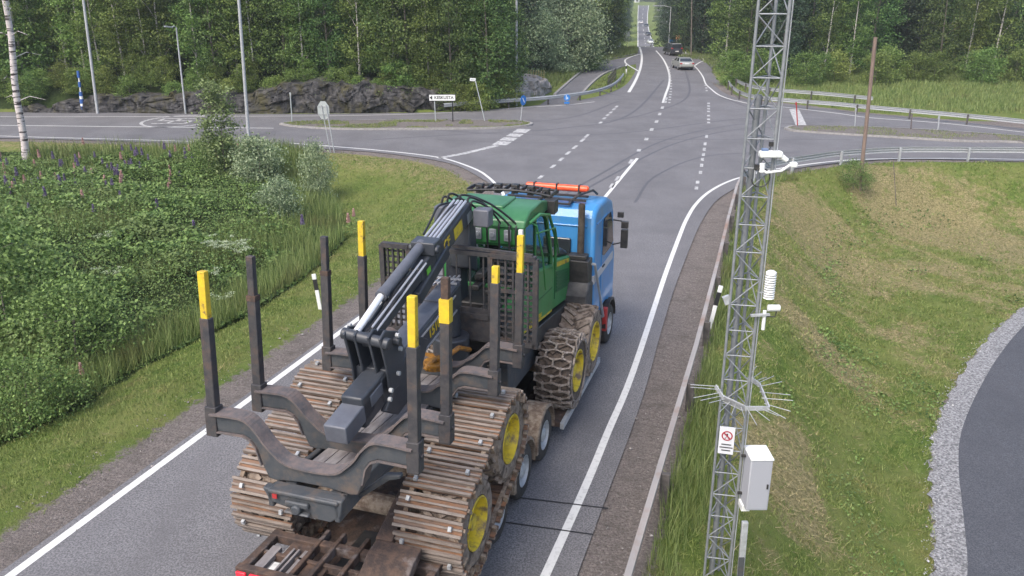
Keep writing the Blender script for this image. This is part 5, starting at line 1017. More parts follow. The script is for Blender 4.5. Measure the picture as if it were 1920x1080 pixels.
# dark machinery under cab and behind the gate
m = FB(); m.box(-.9, .5, 1.0, 1.9, 2.5, 3.5); m.box(.5, .85, .8, 1.5, 2.4, 3.2)
for k in range(12): x = -.8 + random.random() * 1.5; z = 2.7 + random.random() * 1.4; m.box(x, x + .15, .75 + random.random() * .2, 1.2, z, z + .12)
m.build('hydraulic_tank', M['black'], fw, bevel=.03)
m = FB()
for k in range(9): x = -.6 + random.random() * 1.4; y = .75; z = 2.6 + random.random() * 1.0; m.tube([(x, y, z), (x + .1, y - .12, z - .2), (x + .25, y - .05, z - .5)], .02, 6)
m.build('hose', M['hose'], fw, smooth=True)
m = FB(); m.box(-.75, -.1, -.15, .15, 2.55, 2.75); m.tube([(.1, -.5, 2.95), (.3, -.2, 3.1), (.35, .2, 2.9)], .045, 8); m.build('yellow_hydraulic_hose', M['orange'], fw)

# ------------------------------------------------------------------ guardrails
def samples(line, step, s0=0):
    P = [Vector((p[0], p[1], 0)) for p in line]; out = []; acc = s0
    for a, b in zip(P[:-1], P[1:]):
        d = (b - a).length; t = acc
        while t < d: out.append((a.lerp(b, t / d), (b - a).normalized())); t += step
        acc = t - d
    return out
BOX_PROF = [(-.02, 0), (-.02, .09), (.09, .09), (.09, 0), (-.02, 0)]
W_PROF = [(0, .31), (.0, .28), (.07, .245), (.07, .185), (.0, .155), (.07, .125), (.07, .065), (0, .03), (0, .0)]
def guardrail(line, label, side, zr=.45, post=4.0, two=False, clip=None, pm=None, rm=None, s0=1.0, double=False, bz=None, prof=None, pw=.13):
    """W-section beam on posts; side = +1 if the road lies left of the line's direction"""
    base = Vector((line[0][0], line[0][1], 0)); root = empty('guardrail', base, 0, label=label, cat='guardrail')
    P = [Vector((p[0], p[1], (0 if bz is None else 0))) - base for p in line]; m = MB(); PR = prof or W_PROF; n = len(PR)
    for zoff in ((zr,) if not double else (zr, zr + .36)):
        vs = []
        for i, p in enumerate(P):
            d = (P[min(i + 1, len(P) - 1)] - P[max(i - 1, 0)]).normalized(); nr = Vector((-d.y, d.x, 0)) * side
            for (o_, z) in PR: vs.append(p + nr * (o_ + .02) + Vector((0, 0, zoff + z)))
        k0 = len(vs)
        for i, p in enumerate(P if prof is None else []):
            d = (P[min(i + 1, len(P) - 1)] - P[max(i - 1, 0)]).normalized(); nr = Vector((-d.y, d.x, 0)) * side
            for (o_, z) in PR: vs.append(p + nr * (o_ + .012) + Vector((0, 0, zoff + z)))
        fs = [(i * n + j, i * n + j + 1, (i + 1) * n + j + 1, (i + 1) * n + j) for i in range(len(P) - 1) for j in range(n - 1)]
        if prof is None: fs += [tuple(k0 + a for a in f[::-1]) for f in fs]
        for i in range(len(P) - 1 if prof is None else 0): fs.append((i * n, (i + 1) * n, k0 + (i + 1) * n, k0 + i * n)); fs.append((i * n + n - 1, k0 + i * n + n - 1, k0 + (i + 1) * n + n - 1, (i + 1) * n + n - 1))
        m.add(vs, fs)
    m.build('rail', rm or M['zinc'], root, fixn=False)
    for p, d in samples(line, post, s0):
        if clip and not clip(p): continue
        q = p - base; nr = Vector((-d.y, d.x, 0)) * side; g0_ = hz(p.x - nr.x * .1, p.y - nr.y * .1); pb = MB(); c = q - nr * .075
        pb.bar(c + Vector((0, 0, g0_ - .2)), c + Vector((0, 0, zr + (.28 if prof is None else .06))), pw, .10, up=d); pb.build('post', pm or M['postwood'], root, bevel=.008)
    return root
M['postwood'] = mat('dark_guardrail_post', (.055, .05, .048), .85, col2=(.10, .09, .085), scale=6, bump=.3)
M['railrust'] = mat('weathered_guardrail', (.30, .285, .275), .7, metal=.2, col2=(.38, .35, .33), scale=.8, col3=(.27, .175, .13), s3=.6, c3=(.48, .66), bump=.15)
RL = [L(-9, 2.48), L(-6, 2.48), L(-3, 2.48), L(0, 2.48), L(3, 2.48), L(7, 2.48), L(10, 2.44), L(13, 2.4), L(16.5, 2.34), L(20, 2.27), L(26, 2.2), W(1392, 352)]
guardrail(RL, 'weathered rusty guardrail along the right side of the road past the mast', 1, post=3.9, s0=2.0, rm=M['railrust'], prof=BOX_PROF, zr=.6, pw=.17)
guardrail(curve([W(1392, 352), W(1415, 340), W(1450, 328), W(1520, 316), W(1575, 308), W(1680, 301), W(1805, 301), W(1920, 302), W(2100, 306)], 4), 'grey guardrail curving along the top of the mown bank on the right', 1, post=3.9, s0=1.4, pm=M['zinc'])
guardrail(curve([W(1364, 164), W(1372, 176), W(1392, 189), W(1420, 196), W(1465, 201), W(1500, 204), W(1573, 210), W(1640, 217), W(1767, 229), W(1920, 245), W(2100, 270)], 4), 'grey guardrail on the far side of the east road behind the island', 1, post=4, double=False, s0=2, rm=M['zinc'])
guardrail([Vector(p) + Vector((1.6, 4.5, 0)) for p in curve([W(1358, 160), W(1385, 180), W(1440, 192), W(1540, 201), W(1640, 212)], 3)], 'second guardrail just behind the one on the far side of the east road', 1, post=4, s0=2)
guardrail(curve([W(832, 212), W(900, 206), W(1000, 199), W(1080, 190), W(1120, 182), W(1146, 172), W(1160, 161), W(1168, 150)], 4), 'grey guardrail curving round the corner in front of the granite outcrop', -1, post=4, s0=2, pm=M['postwood'])
rb = W(1105, 184); root = empty('bridge_railing', rb, 0, label='dark metal railing with upright bars behind the corner guardrail', cat='railing'); m = MB(); a0, b0 = Vector(W(1139, 168)) - Vector(rb), Vector(W(1166, 150)) - Vector(rb) + Vector((-.5, 1.5, 0))
for z in (.25, .7, 1.15): m.bar(a0 + Vector((0, 0, z)), b0 + Vector((0, 0, z)), .06, .06)
m.build('rail', M['rustedge'], root)
for k in range(13): m = MB(); p = a0.lerp(b0, k / 12); m.bar(p, p + Vector((0, 0, 1.2)), .045, .045, up=(0, 1, 0)); m.build('post', M['black'], root)

# ------------------------------------------------------------------ poles, lamps, signs
def pole(name, u, v, ut, vt, r0, r1, label, m_, cat, head=None, group=None, extra=0):
    b = ground(u, v) if v > 250 else W(u, v); b = (b[0], b[1], hz(b[0], b[1])); t = WY(ut, vt, b[1]); root = empty(name, b, 0, label=label, cat=cat, group=group); tt = Vector(t) - Vector(b); tt = tt * (1 + extra)
    m = MB(); m.cyl((0, 0, -.2), tuple(tt), r0, 12, r1); m.build('pole', m_, root, smooth=True); return root, tt
LAMPM = M['zinc']
def lamp_head(root, tt, arm, drop=0.05):
    m = MB(); e = tt + Vector(arm); m.tube([tt, tt.lerp(e, .4) + Vector((0, 0, .12)), e], .035, 8); m.build('arm', LAMPM, root)
    d = Vector(arm).normalized(); m = MB(); m.bar(e - d * .1, e + d * .55, .26, .11); m.build('lamp_head', M['grey'], root, bevel=.03)
r_, t_ = pole('street_lamp', 183, 213, 160, 30, .11, .09, 'thick grey street lamp pole left of the rock cutting next to the blue marker', M['zinc'], 'street lamp', extra=.9); lamp_head(r_, t_, (1.3, -.3, .2))
r_, t_ = pole('street_lamp', 348, 213, 330.5, 52, .075, .055, 'short leaning street lamp in front of the rock cutting', M['zinc'], 'street lamp'); lamp_head(r_, t_, (-.25, -.3, .05))
r_, t_ = pole('street_lamp', 466, 256, 449, 20, .11, .085, 'tall grey street lamp pole behind the young birch', M['zinc'], 'street lamp', extra=.9); lamp_head(r_, t_, (1.5, .2, .2))
r_, t_ = pole('street_lamp', 968, 198, 968.5, 10, .11, .085, 'straight tall street lamp pole beside the granite outcrop', M['zinc'], 'street lamp', extra=.6); lamp_head(r_, t_, (1.5, -.3, .2))
# lamp head that hangs among the trees: its pole stands in the wood
p = WY(281, 46, 76); root = empty('street_lamp', (p[0] + .5, 76, hz(p[0], 76)), 0, label='street lamp whose flat head shows among the trees above the cutting', cat='street lamp'); m = MB(); hb = p[2] - hz(p[0], 76); m.cyl((0, 0, 0), (0, 0, hb), .06, 8); m.build('pole', M['bark'], root); m = MB(); m.box(-1.1, 0, -.15, .15, hb, hb + .1); m.build('lamp_head', M['grey'], root, bevel=.03)
for i, (u, Y, vt, lab) in enumerate(((1254, 150, 13, 'tall street lamp nearest the dark spruces right of the road up the hill'), (1239, 330, 32, 'distant street lamp right of the hillside road, second beyond the crest'), (1248, 250, 20, 'distant street lamp between the nearest and the far one right of the road'))):
    x = WY(u, 80, Y)[0]; zb_ = hz(x, Y); zt_ = WY(u, vt, Y)[2]; root = empty('street_lamp', (x, Y, zb_), 0, label=lab, cat='street lamp'); m = MB(); m.cyl((0, 0, 0), (0, 0, zt_ - zb_), .11, 8, .07); m.tube([(0, 0, zt_ - zb_ - .05), (-1.2, 0, zt_ - zb_ + .2), (-2.2, 0, zt_ - zb_ + .15)], .05, 6); m.build('pole', M['zinc'], root); m = MB(); m.box(-3.1, -2.1, -.2, .2, zt_ - zb_ + .1, zt_ - zb_ + .26); m.build('lamp_head', M['grey'], root, bevel=.03)
x = WY(1296, 95, 120)[0]; r_, t_ = pole('wooden_pole', 1296, 107, 1297, 12, .10, .08, 'slim pole in the grass right of the silver car beside the side road', M['bark'], 'pole', extra=.3)
# striped blue marker post
b = W(156, 211); root = empty('marker_post', b, 0, label='blue and white striped post with small box left of the lamp pole', cat='post'); t = Vector(WY(146, 133, b[1])) - Vector(b)
m = MB(); m.cyl((0, 0, 0), t, .05, 10); m.build('pole', M['white'], root); mb_ = mat('blue_band', (.03, .10, .32), .5)
for a, b2, r in ((.0, .16, .15), (.22, .33, .15), (.40, .5, .13), (.62, .74, .10), (.84, 1.0, .11)): m = MB(); m.cyl(t * a, t * b2, r, 12); m.build('blue_band', mb_, root)
m = MB(); m.cyl(t * .16, t * .22, .14, 12); m.cyl(t * .33, t * .40, .13, 12); m.build('white_band', M['white'], root)
# direction sign
M['signblack'] = mat('sign_black', (.02, .02, .022), .5); M['signblue'] = mat('sign_blue', (.02, .17, .50), .4); M['signgrey'] = mat('sign_back_grey', (.42, .45, .45), .5, metal=.2)
ba, bb = W(817, 231), W(849.5, 230.5); root = empty('direction_sign', ba, 0, label='white direction sign reading KESKUSTA on two posts on the left island', cat='sign')
m = MB(); zt_ = WY(817, 190, ba[1])[2]; w_ = bb[0] - ba[0]; m.cyl((0, 0, 0), (-.05, 0, zt_ + .4), .035, 8); m.build('post', M['signgrey'], root); m = MB(); m.cyl((w_, 0, 0), (w_, 0, zt_ + .4), .04, 8); m.build('post', M['signblack'], root)
x0 = WY(804, 183, ba[1])[0] - ba[0]; x1 = WY(854.5, 183, ba[1])[0] - ba[0]; z0 = WY(810, 189.5, ba[1])[2]; z1 = WY(810, 176.5, ba[1])[2]
m = MB(); m.box(x0, x1, -.06, -.03, z0, z1); sp_ = m.build('sign_plate', M['signblack'], root); m = MB(); m.box(x0 + .04, x1 - .04, -.066, -.06, z0 + .04, z1 - .04); m.build('sign_face', M['white'], sp_)
zc = (z0 + z1) / 2; text('lettering', 'KESKUSTA', (z1 - z0) * .60, M['signblack'], sp_, frame(Vector(((x0 + x1) / 2 + .12, -.07, zc)), (1, 0, 0), (0, 0, 1)), .003, True)
m = MB(); m.prism([(x0 + .06, zc), (x0 + .25, zc + .16), (x0 + .25, zc - .16)], 'y', -.074, -.067); m.build('arrow', M['signblack'], sp_)
# leaning street name sign
b = W(909, 229.5); b = (b[0], b[1], .11); t = Vector(WY(891, 150, b[1])) - Vector(b); root = empty('street_name_sign', b, 0, label='small white name sign on a thin leaning pole right of the direction sign', cat='sign'); m = MB(); m.cyl((0, 0, 0), t, .035, 8); m.build('post', M['signgrey'], root)
m = MB(); q0 = Vector(WY(881, 149, b[1])) - Vector(b); m.bar(q0 + Vector((0, 0, 0)), q0 + Vector((.42, 0, -.02)), .03, .2); m.build('sign_plate', M['white'], root); m = MB(); m.bar(q0 + Vector((.06, -.02, 0)), q0 + Vector((.36, -.02, -.02)), .01, .06); m.build('lettering', M['signgrey'], root)
# keep-right signs and disc signs
def disc_sign(name, u, v, vt, r, yaw, label, face, cat='sign', back=False, arrow=True, px=None):
    b = W(u, v); root = empty(name, b, 0, label=label, cat=cat); t = Vector(WY(px or u, vt, b[1])) - Vector(b); m = MB(); m.cyl((0, 0, 0), t, .035, 8); m.build('post', M['zinc'], root)
    n_ = Vector((math.sin(yaw), -math.cos(yaw), 0)); c = t + n_ * .06; m = MB(); m.cyl(c - n_ * .015, c + n_ * .015, r, 24); d = m.build('sign_plate', M['signgrey'] if back else face, root)
    if arrow:
        ax = Vector((math.cos(yaw), math.sin(yaw), 0)); m = MB(); m.bar(c + n_ * .02 + ax * (-.3 * r) + Vector((0, 0, .45 * r)), c + n_ * .02 + ax * (.35 * r) - Vector((0, 0, .45 * r)), .012, .2 * r, up=ax); m.build('arrow', M['white'], d)
    return root, t
disc_sign('keep_right_sign', 976, 229, 188, .36, R(55), 'round blue keep-right sign at the tip of the left island', M['signblue'], px=980)
r_, t_ = disc_sign('cycle_path_sign', 1063, 197, 183, .27, 0, 'round blue path sign with white figures behind the corner guardrail', M['signblue'], arrow=False)
m = MB(); m.bar(t_ + Vector((-.06, -.09, -.14)), t_ + Vector((-.06, -.09, .14)), .05, .02, up=(0, 1, 0)); m.bar(t_ + Vector((.06, -.09, -.12)), t_ + Vector((.06, -.09, .06)), .05, .02, up=(0, 1, 0)); m.ball(t_ + Vector((-.06, -.09, .18)), .035, 8); m.build('pictogram', M['white'], r_)
m = MB(); m.bar(t_ + Vector((-.22, -.07, -.42)), t_ + Vector((.22, -.07, -.42)), .02, .16); m.build('extra_plate', M['signblue'], r_)
disc_sign('round_sign', 1107, 125, 95, .34, 0, 'grey round sign seen from behind beside the cycle path', M['signgrey'], back=True, arrow=False)
# big sign seen from behind on two leaning struts
b = ground(627, 285); root = empty('warning_sign', b, 0, label='large eight-sided sign seen from behind on two leaning struts above the willow', cat='sign'); t = Vector(WY(606, 207, b[1])) - Vector(b)
b2 = Vector(WY(613, 250, b[1])) - Vector(b)
m = MB(); m.cyl((0, 0, -.1), t + Vector((.18, .03, .3)), .035, 8); m.build('post', M['zinc'], root); m = MB(); m.cyl(Vector((-.22, 0, -.1)), t + Vector((-.1, .03, .3)), .03, 8); m.build('post', M['zinc'], root)
m = MB(); oc = [(t.x + math.cos(R(22.5 + 45 * k)) * .37, t.z + math.sin(R(22.5 + 45 * k)) * .56) for k in range(8)]; m.prism(oc, 'y', t.y + .06, t.y + .09); m.build('sign_plate', M['signgrey'], root)
m = MB(); m.box(t.x - .3, t.x + .3, t.y + .03, t.y + .06, t.z - .25, t.z - .2); m.box(t.x - .3, t.x + .3, t.y + .03, t.y + .06, t.z + .2, t.z + .25); m.build('bracket', M['zinc'], root)
# thin posts
for u, v, ut, vt, m_, lab, cat, r in ((548, 232, 544, 174, M['signgrey'], 'thin grey sign post with narrow plate at the left tip of the left island', 'post', .04), (1496, 238, 1493, 192, M['reddull'], 'dark red marker post at the tip of the right island', 'post', .04), (1603, 238, 1605, 203, M['zinc'], 'thin grey post on the right island just left of the wooden pole', 'post', .04), (1708, 245, 1710, 214, M['rustedge'], 'brown post on the right island, first right of the wooden pole', 'post', .045), (1759, 244, 1761, 218, M['zinc'], 'grey post standing furthest right on the right island', 'post', .05), (1681, 385, 1675, 300, M['hay_'] if 'hay_' in M else M['rustedge'], 'thin yellowish snow stake on the bank right of the wooden pole', 'stake', .018)):
    b = ground(u, v) if v > 250 else W(u, v); root = empty('marker_stake', b, 0, label=lab, cat=cat); t = Vector(WY(ut, vt, b[1])) - Vector(b); m = MB(); m.cyl((0, 0, -.1), t, r, 8); m.build('post', m_, root); m = MB(); m.bar(t - Vector((0, 0, .18)) * (1 if r > .03 else .3), t + Vector((0, 0, .02)), r * 2.6, .03, up=(0, 1, 0)); m.build('cap', m_, root)
r_, t_ = pole('wooden_pole', 1612, 352, 1629, 190, .10, .095, 'brown wooden pole rising from the weeds on the right bank', mat('weathered_wood_pole', (.23, .17, .14), .9, col2=(.15, .11, .09), scale=5, stretch=(3, 3, .4), bump=.3), 'pole', extra=.7)
# delineators
def delineator(u, v, ut, vt, label, w_=.11, flip=False):
    b = ground(u, v); root = empty('roadside_delineator', b, 0, label=label, cat='post'); t = Vector(WY(ut, vt, b[1])) - Vector(b); m = MB()
    m.bar((0, 0, -.1), t * .55, w_, .05, up=(0, 1, 0)); m.build('post', M['white'], root, bevel=.01)
    m = MB(); m.bar(t * .55, t * .85, w_ * 1.05, .055, up=(0, 1, 0)); m.build('black_band', M['signblack'], root); m = MB(); m.bar(t * .85, t, w_ * 1.1, .055, up=(0, 1, 0)); m.build('top', M['white'], root, bevel=.01)
delineator(1329, 616, 1352, 536, 'white delineator with black band behind the rusty guardrail left of the mast'); delineator(601, 580, 588, 514, 'white delineator with black band on the left verge between the stakes')
delineator(1174.5, 139, 1174, 121, 'tiny white delineator at the end of the grass strip by the cycle path', .14); delineator(1286, 101, 1285.5, 93, 'tiny white delineator in the grass beside the dark van', .16)
# far signs and picket fence
for u, v, Y, w_, h_, m_, zl, lab in ((1259.5, 77, 150, 1.15, .55, M['signblue'], 1.1, 'small blue sign right of the road at the crest'), (1273.5, 70, 148, 1.15, .7, mat('sign_orange', (.55, .27, .13), .5), 1.5, 'orange brown sign on two posts right of the blue one'), (1160, 85, 150, .8, 1.5, M['signgrey'], 1.3, 'grey back of a sign left of the road up the hill, nearest one'), (1178, 62, 190, .7, 1.3, M['signgrey'], 2.3, 'grey back of a sign left of the road up the hill, farther one')):
    x = WY(u, v, Y)[0]; z = WY(u, v, Y)[2]; b0_ = hz(x, Y); root = empty('road_sign', (x, Y, b0_), 0, label=lab, cat='sign'); z -= b0_; m = MB(); m.box(-w_ / 2, w_ / 2, -.03, 0, z - h_ / 2, z + h_ / 2); m.build('sign_plate', m_, root)
    for s in (-1, 1): m = MB(); m.cyl((s * w_ * .35, .03, 0), (s * w_ * .35, .03, z + h_ / 2), .04, 8); m.build('post', M['zinc'], root)
fb = W(975, 135); root = empty('picket_fence', (fb[0], 91, hz(fb[0], 91)), 0, label='row of yellowish upright pickets beneath the willow behind the outcrop', cat='fence'); pk = mat('yellowish_wood', (.36, .30, .14), .9)
xa = WY(976, 130, 91)[0] - fb[0]; xb = WY(1020, 130, 91)[0] - fb[0]
for k in range(10): m = MB(); x = xa + (xb - xa) * k / 9; m.bar((x, 0, -.1), (x, 0, 1.15), .07, .05, up=(0, 1, 0)); m.build('picket', pk, root)
m = MB(); m.bar((xa, .04, .45), (xb, .04, .45), .04, .05); m.build('rail', pk, root)

# ------------------------------------------------------------------ lattice weather mast
M['maststeel'] = mat('dull_galvanised_mast_steel', (.20, .215, .23), .55, metal=.35, col2=(.28, .295, .31), scale=9)
mb = Vector(ground(1347, 1082)); mb.z -= .1; mb.x -= .045
mast = empty('weather_mast', mb, 0, label='tall galvanised lattice weather mast beside the guardrail with cameras, spikes and white cabinet', cat='mast')
TOPM = 12.5
LA, LB_, LC = Vector((-.20, .0, 0)), Vector((.19, -.08, 0)), Vector((.12, .29, 0))
for p, r in ((LA, .021), (LB_, .024), (LC, .024)): m = MB(); m.cyl(p, p + Vector((0, 0, TOPM)), r, 10); m.build('leg', M['maststeel'], mast, smooth=True)
m = MB(); m.cyl((-.04, .14, 0), (-.04, .14, 8.0), .046, 14); m.cyl((-.04, .14, 8.0), (-.04, .14, 8.06), .052, 14); m.build('inner_pipe', mat('dull_grey_pipe', (.22, .235, .25), .6, metal=.3, col2=(.16, .17, .18), scale=4), mast, smooth=True)
m = MB(); m.cyl((.225, -.10, .2), (.225, -.10, TOPM), .009, 8); m.build('cable_conduit', M['grey'], mast)
m = MB(); pit = .41; n = int(TOPM / pit)
for k in range(n):
    z = .1 + k * pit
    for (a, b) in ((LA, LB_), (LA, LC), (LB_, LC)): m.cyl(a + Vector((0, 0, z)), b + Vector((0, 0, z)), .0105, 6)
    s = k % 2
    for (a, b) in ((LA, LB_), (LC, LA), (LB_, LC)):
        if s: a, b = b, a
        m.cyl(a + Vector((0, 0, z)), b + Vector((0, 0, z + pit)), .0095, 6)
m.build('bracing', M['maststeel'], mast)
def mz(v): return WY(1400, v, mb.y)[2] - mb.z
def mx_(u, v): return WY(u, v, mb.y)[0] - mb.x
zr_ = mz(735); m = MB(); rg = [(-.30, .0, zr_ + .1), (-.22, -.22, zr_), (.05, -.42, zr_ - .06), (.42, -.42, zr_ - .06), (.42, .12, zr_ + .06), (.28, .28, zr_ + .12)]
for a, b in zip(rg[:-1], rg[1:]): m.bar(a, b, .02, .07)
m.bar(rg[1], rg[2], .02, .10); m.build('spike_collar', M['zinc'], mast)
for k in range(20):
    f = k / 19 * 5; i = min(4, int(f)); p = Vector(rg[i]).lerp(Vector(rg[i + 1]), f - i); c = Vector((.06, -.05, zr_)); d = (p - c); d.z = 0; d = d.normalized(); d.z = .12 * math.sin(k * 2.1); m = MB(); m.cyl(p - d * .05, p + d * (.38 + .05 * math.sin(k)), .0055, 6); m.build('spike', M['zinc'], mast)
# warning sign on the mast
z1s, z0s = mz(796), mz(846); m = MB(); sx0 = -.07; m.bar((sx0, -.075, z0s), (sx0, -.075, z1s), .012, .235, up=(1, -.25, 0)); sgn = m.build('sign_plate', mat('white_sign', (.62, .63, .66), .4), mast)
sf = frame(Vector((sx0, -.085, (z0s + z1s) / 2)), (1, -.25, 0), (0, 0, 1)); m = MB(); hgt = z1s - z0s
def onsign(pts): return [tuple(sf @ Vector((a, b, .004))) for a, b in pts]
cyy = hgt * .18; rg_ = [(math.cos(t) * .085, cyy + math.sin(t) * .085) for t in np.linspace(0, 6.2832, 25)]; rin = [(math.cos(t) * .066, cyy + math.sin(t) * .066) for t in np.linspace(0, 6.2832, 25)]
for i in range(24): m.add(onsign([rg_[i], rg_[i + 1], rin[i + 1], rin[i]]), [(0, 1, 2, 3)])
m.add([tuple(sf @ Vector((a, b, .006))) for a, b in ((-.065, cyy + .05), (-.05, cyy + .065), (.065, cyy - .05), (.05, cyy - .065))], [(0, 1, 2, 3)]); m.build('prohibition_ring', mat('sign_red', (.35, .02, .04), .5), sgn)
m = MB()
for pl in ([(-.01, .04), (.012, .04), (.012, -.01), (-.01, -.01)], [(-.008, -.01), (.0, -.01), (-.028, -.055), (-.036, -.05)], [(0, -.01), (.01, -.01), (.036, -.05), (.028, -.055)], [(-.04, .02), (-.01, .035), (-.01, .022), (-.035, .008)]): m.add([tuple(sf @ Vector((a, cyy + b, .005))) for a, b in pl], [(0, 1, 2, 3)])
m.build('pictogram', M['signblack'], sgn)
for k, wl_ in enumerate((.075, .10, .07)): m = MB(); yy = -hgt * .16 - k * .052; m.add(onsign([(-wl_, yy), (wl_, yy), (wl_, yy + .018), (-wl_, yy + .018)]), [(0, 1, 2, 3)]); m.build('line_of_writing', M['signblack'], sgn)
# white cabinet
zc1, zc0 = mz(868) + .30, mz(948) + .20; m = MB(); cx0, cx1 = .24, .58; m.box(cx0, cx1, -.42, -.02, zc0, zc1); cb = m.build('cabinet', mat('cabinet_grey', (.42, .43, .47), .5), mast, bevel=.008)
m = MB(); m.box(cx0 - .01, cx1 + .01, -.44, 0, zc1, zc1 + .03); m.build('lid', M['white'], cb, bevel=.008); m = MB(); m.box(cx0 + .015, cx1 - .015, -.43, -.42, zc0 + .02, zc1 - .015); dr = m.build('door', mat('cabinet_door_grey', (.34, .35, .39), .5), cb, bevel=.004); m = MB(); m.box(cx1 - .06, cx1 - .035, -.445, -.43, (zc0 + zc1) / 2 - .05, (zc0 + zc1) / 2 + .03); m.build('lock', M['black'], dr); m = MB(); m.box(cx0 - .03, cx0 + .1, -.3, -.1, zc0 - .1, zc0); m.build('cable_entry', M['white'], cb)
for z in (zc0 + .12, zc1 - .1): m = MB(); m.box(.17, cx0 + .02, -.16, -.12, z, z + .03); m.build('bracket', M['black'], cb)
# radiation shield, sensors
zs = mz(556); xs_ = mx_(1440, 535); m = MB()
for k in range(10): m.lathe([(zs + k * .037, .062), (zs + k * .037 + .010, .084), (zs + k * .037 + .025, .072), (zs + k * .037 + .027, .03)], (xs_, -.08, 0), 18, 'z')
m.lathe([(zs + .375, .08), (zs + .41, .076), (zs + .43, .045), (zs + .435, .001)], (xs_, -.08, 0), 18, 'z'); m.build('radiation_shield', M['white'], mast, smooth=True)
m = MB(); z = zs - .12; m.cyl((xs_ - .02, -.16, z), (xs_ + .16, -.16, z), .05, 14); m.build('rain_sensor', M['white'], mast, smooth=True, bevel=.012)
m = MB(); m.cyl((xs_ - .05, -.14, z - .35), (xs_ - .05, -.14, z - .05), .028, 12); m.build('visibility_sensor', M['white'], mast, smooth=True)
m = MB(); m.bar((.19, -.1, zs + .1), (xs_, -.08, zs + .1), .02, .02); m.bar((.08, -.16, z - .12), (xs_ + .02, -.16, z - .1), .05, .03); m.bar((-.27, .02, z + .12), (-.22, .02, z + .0), .06, .1); m.build('bracket', M['zinc'], mast)
m = MB(); m.tube([(xs_ + .12, -.16, z - .03), (xs_ + .1, -.16, z - .14), (xs_ - .02, -.14, z - .14)], .008, 6); m.build('cable', M['black'], mast)
# camera housing and arm
zc = mz(286); xa_, xb_ = mx_(1419, 285), mx_(1461, 285); m = MB(); m.box(xa_, xb_, -.20, -.05, zc - .045, zc + .045); ch = m.build('camera_housing', M['white'], mast, bevel=.025, seg=3)
m = MB(); m.box(xa_ + .03, xa_ + .11, -.17, -.09, zc + .045, zc + .08); m.build('blue_grey_box', mat('blue_grey_plastic', (.16, .22, .36), .5), ch); m = MB(); m.cyl((xb_ - .04, -.13, zc - .01), (xb_ + .07, -.18, zc - .08), .045, 14, .03); m.build('nozzle', M['white'], ch, smooth=True)
m = MB(); z = mz(313); m.tube([(xa_ + .02, -.14, z), (xa_ + .1, -.2, z - .04), (xa_ + .3, -.22, z - .01), (mx_(1472, 303), -.22, z + .07)], .018, 10); m.build('sensor_arm', M['white'], mast, smooth=True)
m = MB(); x = mx_(1478, 303); m.box(x - .045, x + .05, -.27, -.17, z + .04, z + .11); m.build('sensor_head', M['white'], mast, bevel=.015); m = MB(); m.cyl((xa_ + .05, -.15, z - .04), (xa_ + .05, -.15, z + .08), .04, 12); m.build('sensor_base', M['white'], mast, smooth=True)
m = MB(); x = xa_ + .06; m.tube([(x + .13 * math.sin(t) - .02, -.16, z - .12 + .13 * math.cos(t)) for t in np.linspace(-.5, 4.6, 16)], .008, 6); m.box(x - .1, x - .03, -.16, -.08, z - .02, z + .06); m.build('cable_loop', M['black'], mast, smooth=True)
m = MB(); x = mx_(1442, 270); m.box(x - .02, x + .03, -.1, -.05, zc + .1, zc + .16); m.build('small_box', M['black'], mast)
# short steel post beside the mast foot
b = ground(1385, 1120); root = empty('steel_post', b, 0, label='short grey steel channel post at the foot of the mast below the cabinet', cat='post'); t = Vector(WY(1397, 978, b[1])) - Vector(b); m = MB(); m.bar((0, 0, -.3), t, .1, .07, up=(0, 1, 0)); m.build('channel', M['zinc'], root, bevel=.01); m = MB(); m.bar(t * .55 + Vector((-.02, -.05, 0)), t * .0 + Vector((-.02, -.05, -.1)), .09, .02, up=(0, 1, 0)); m.build('cover_strip', M['steel'], root)

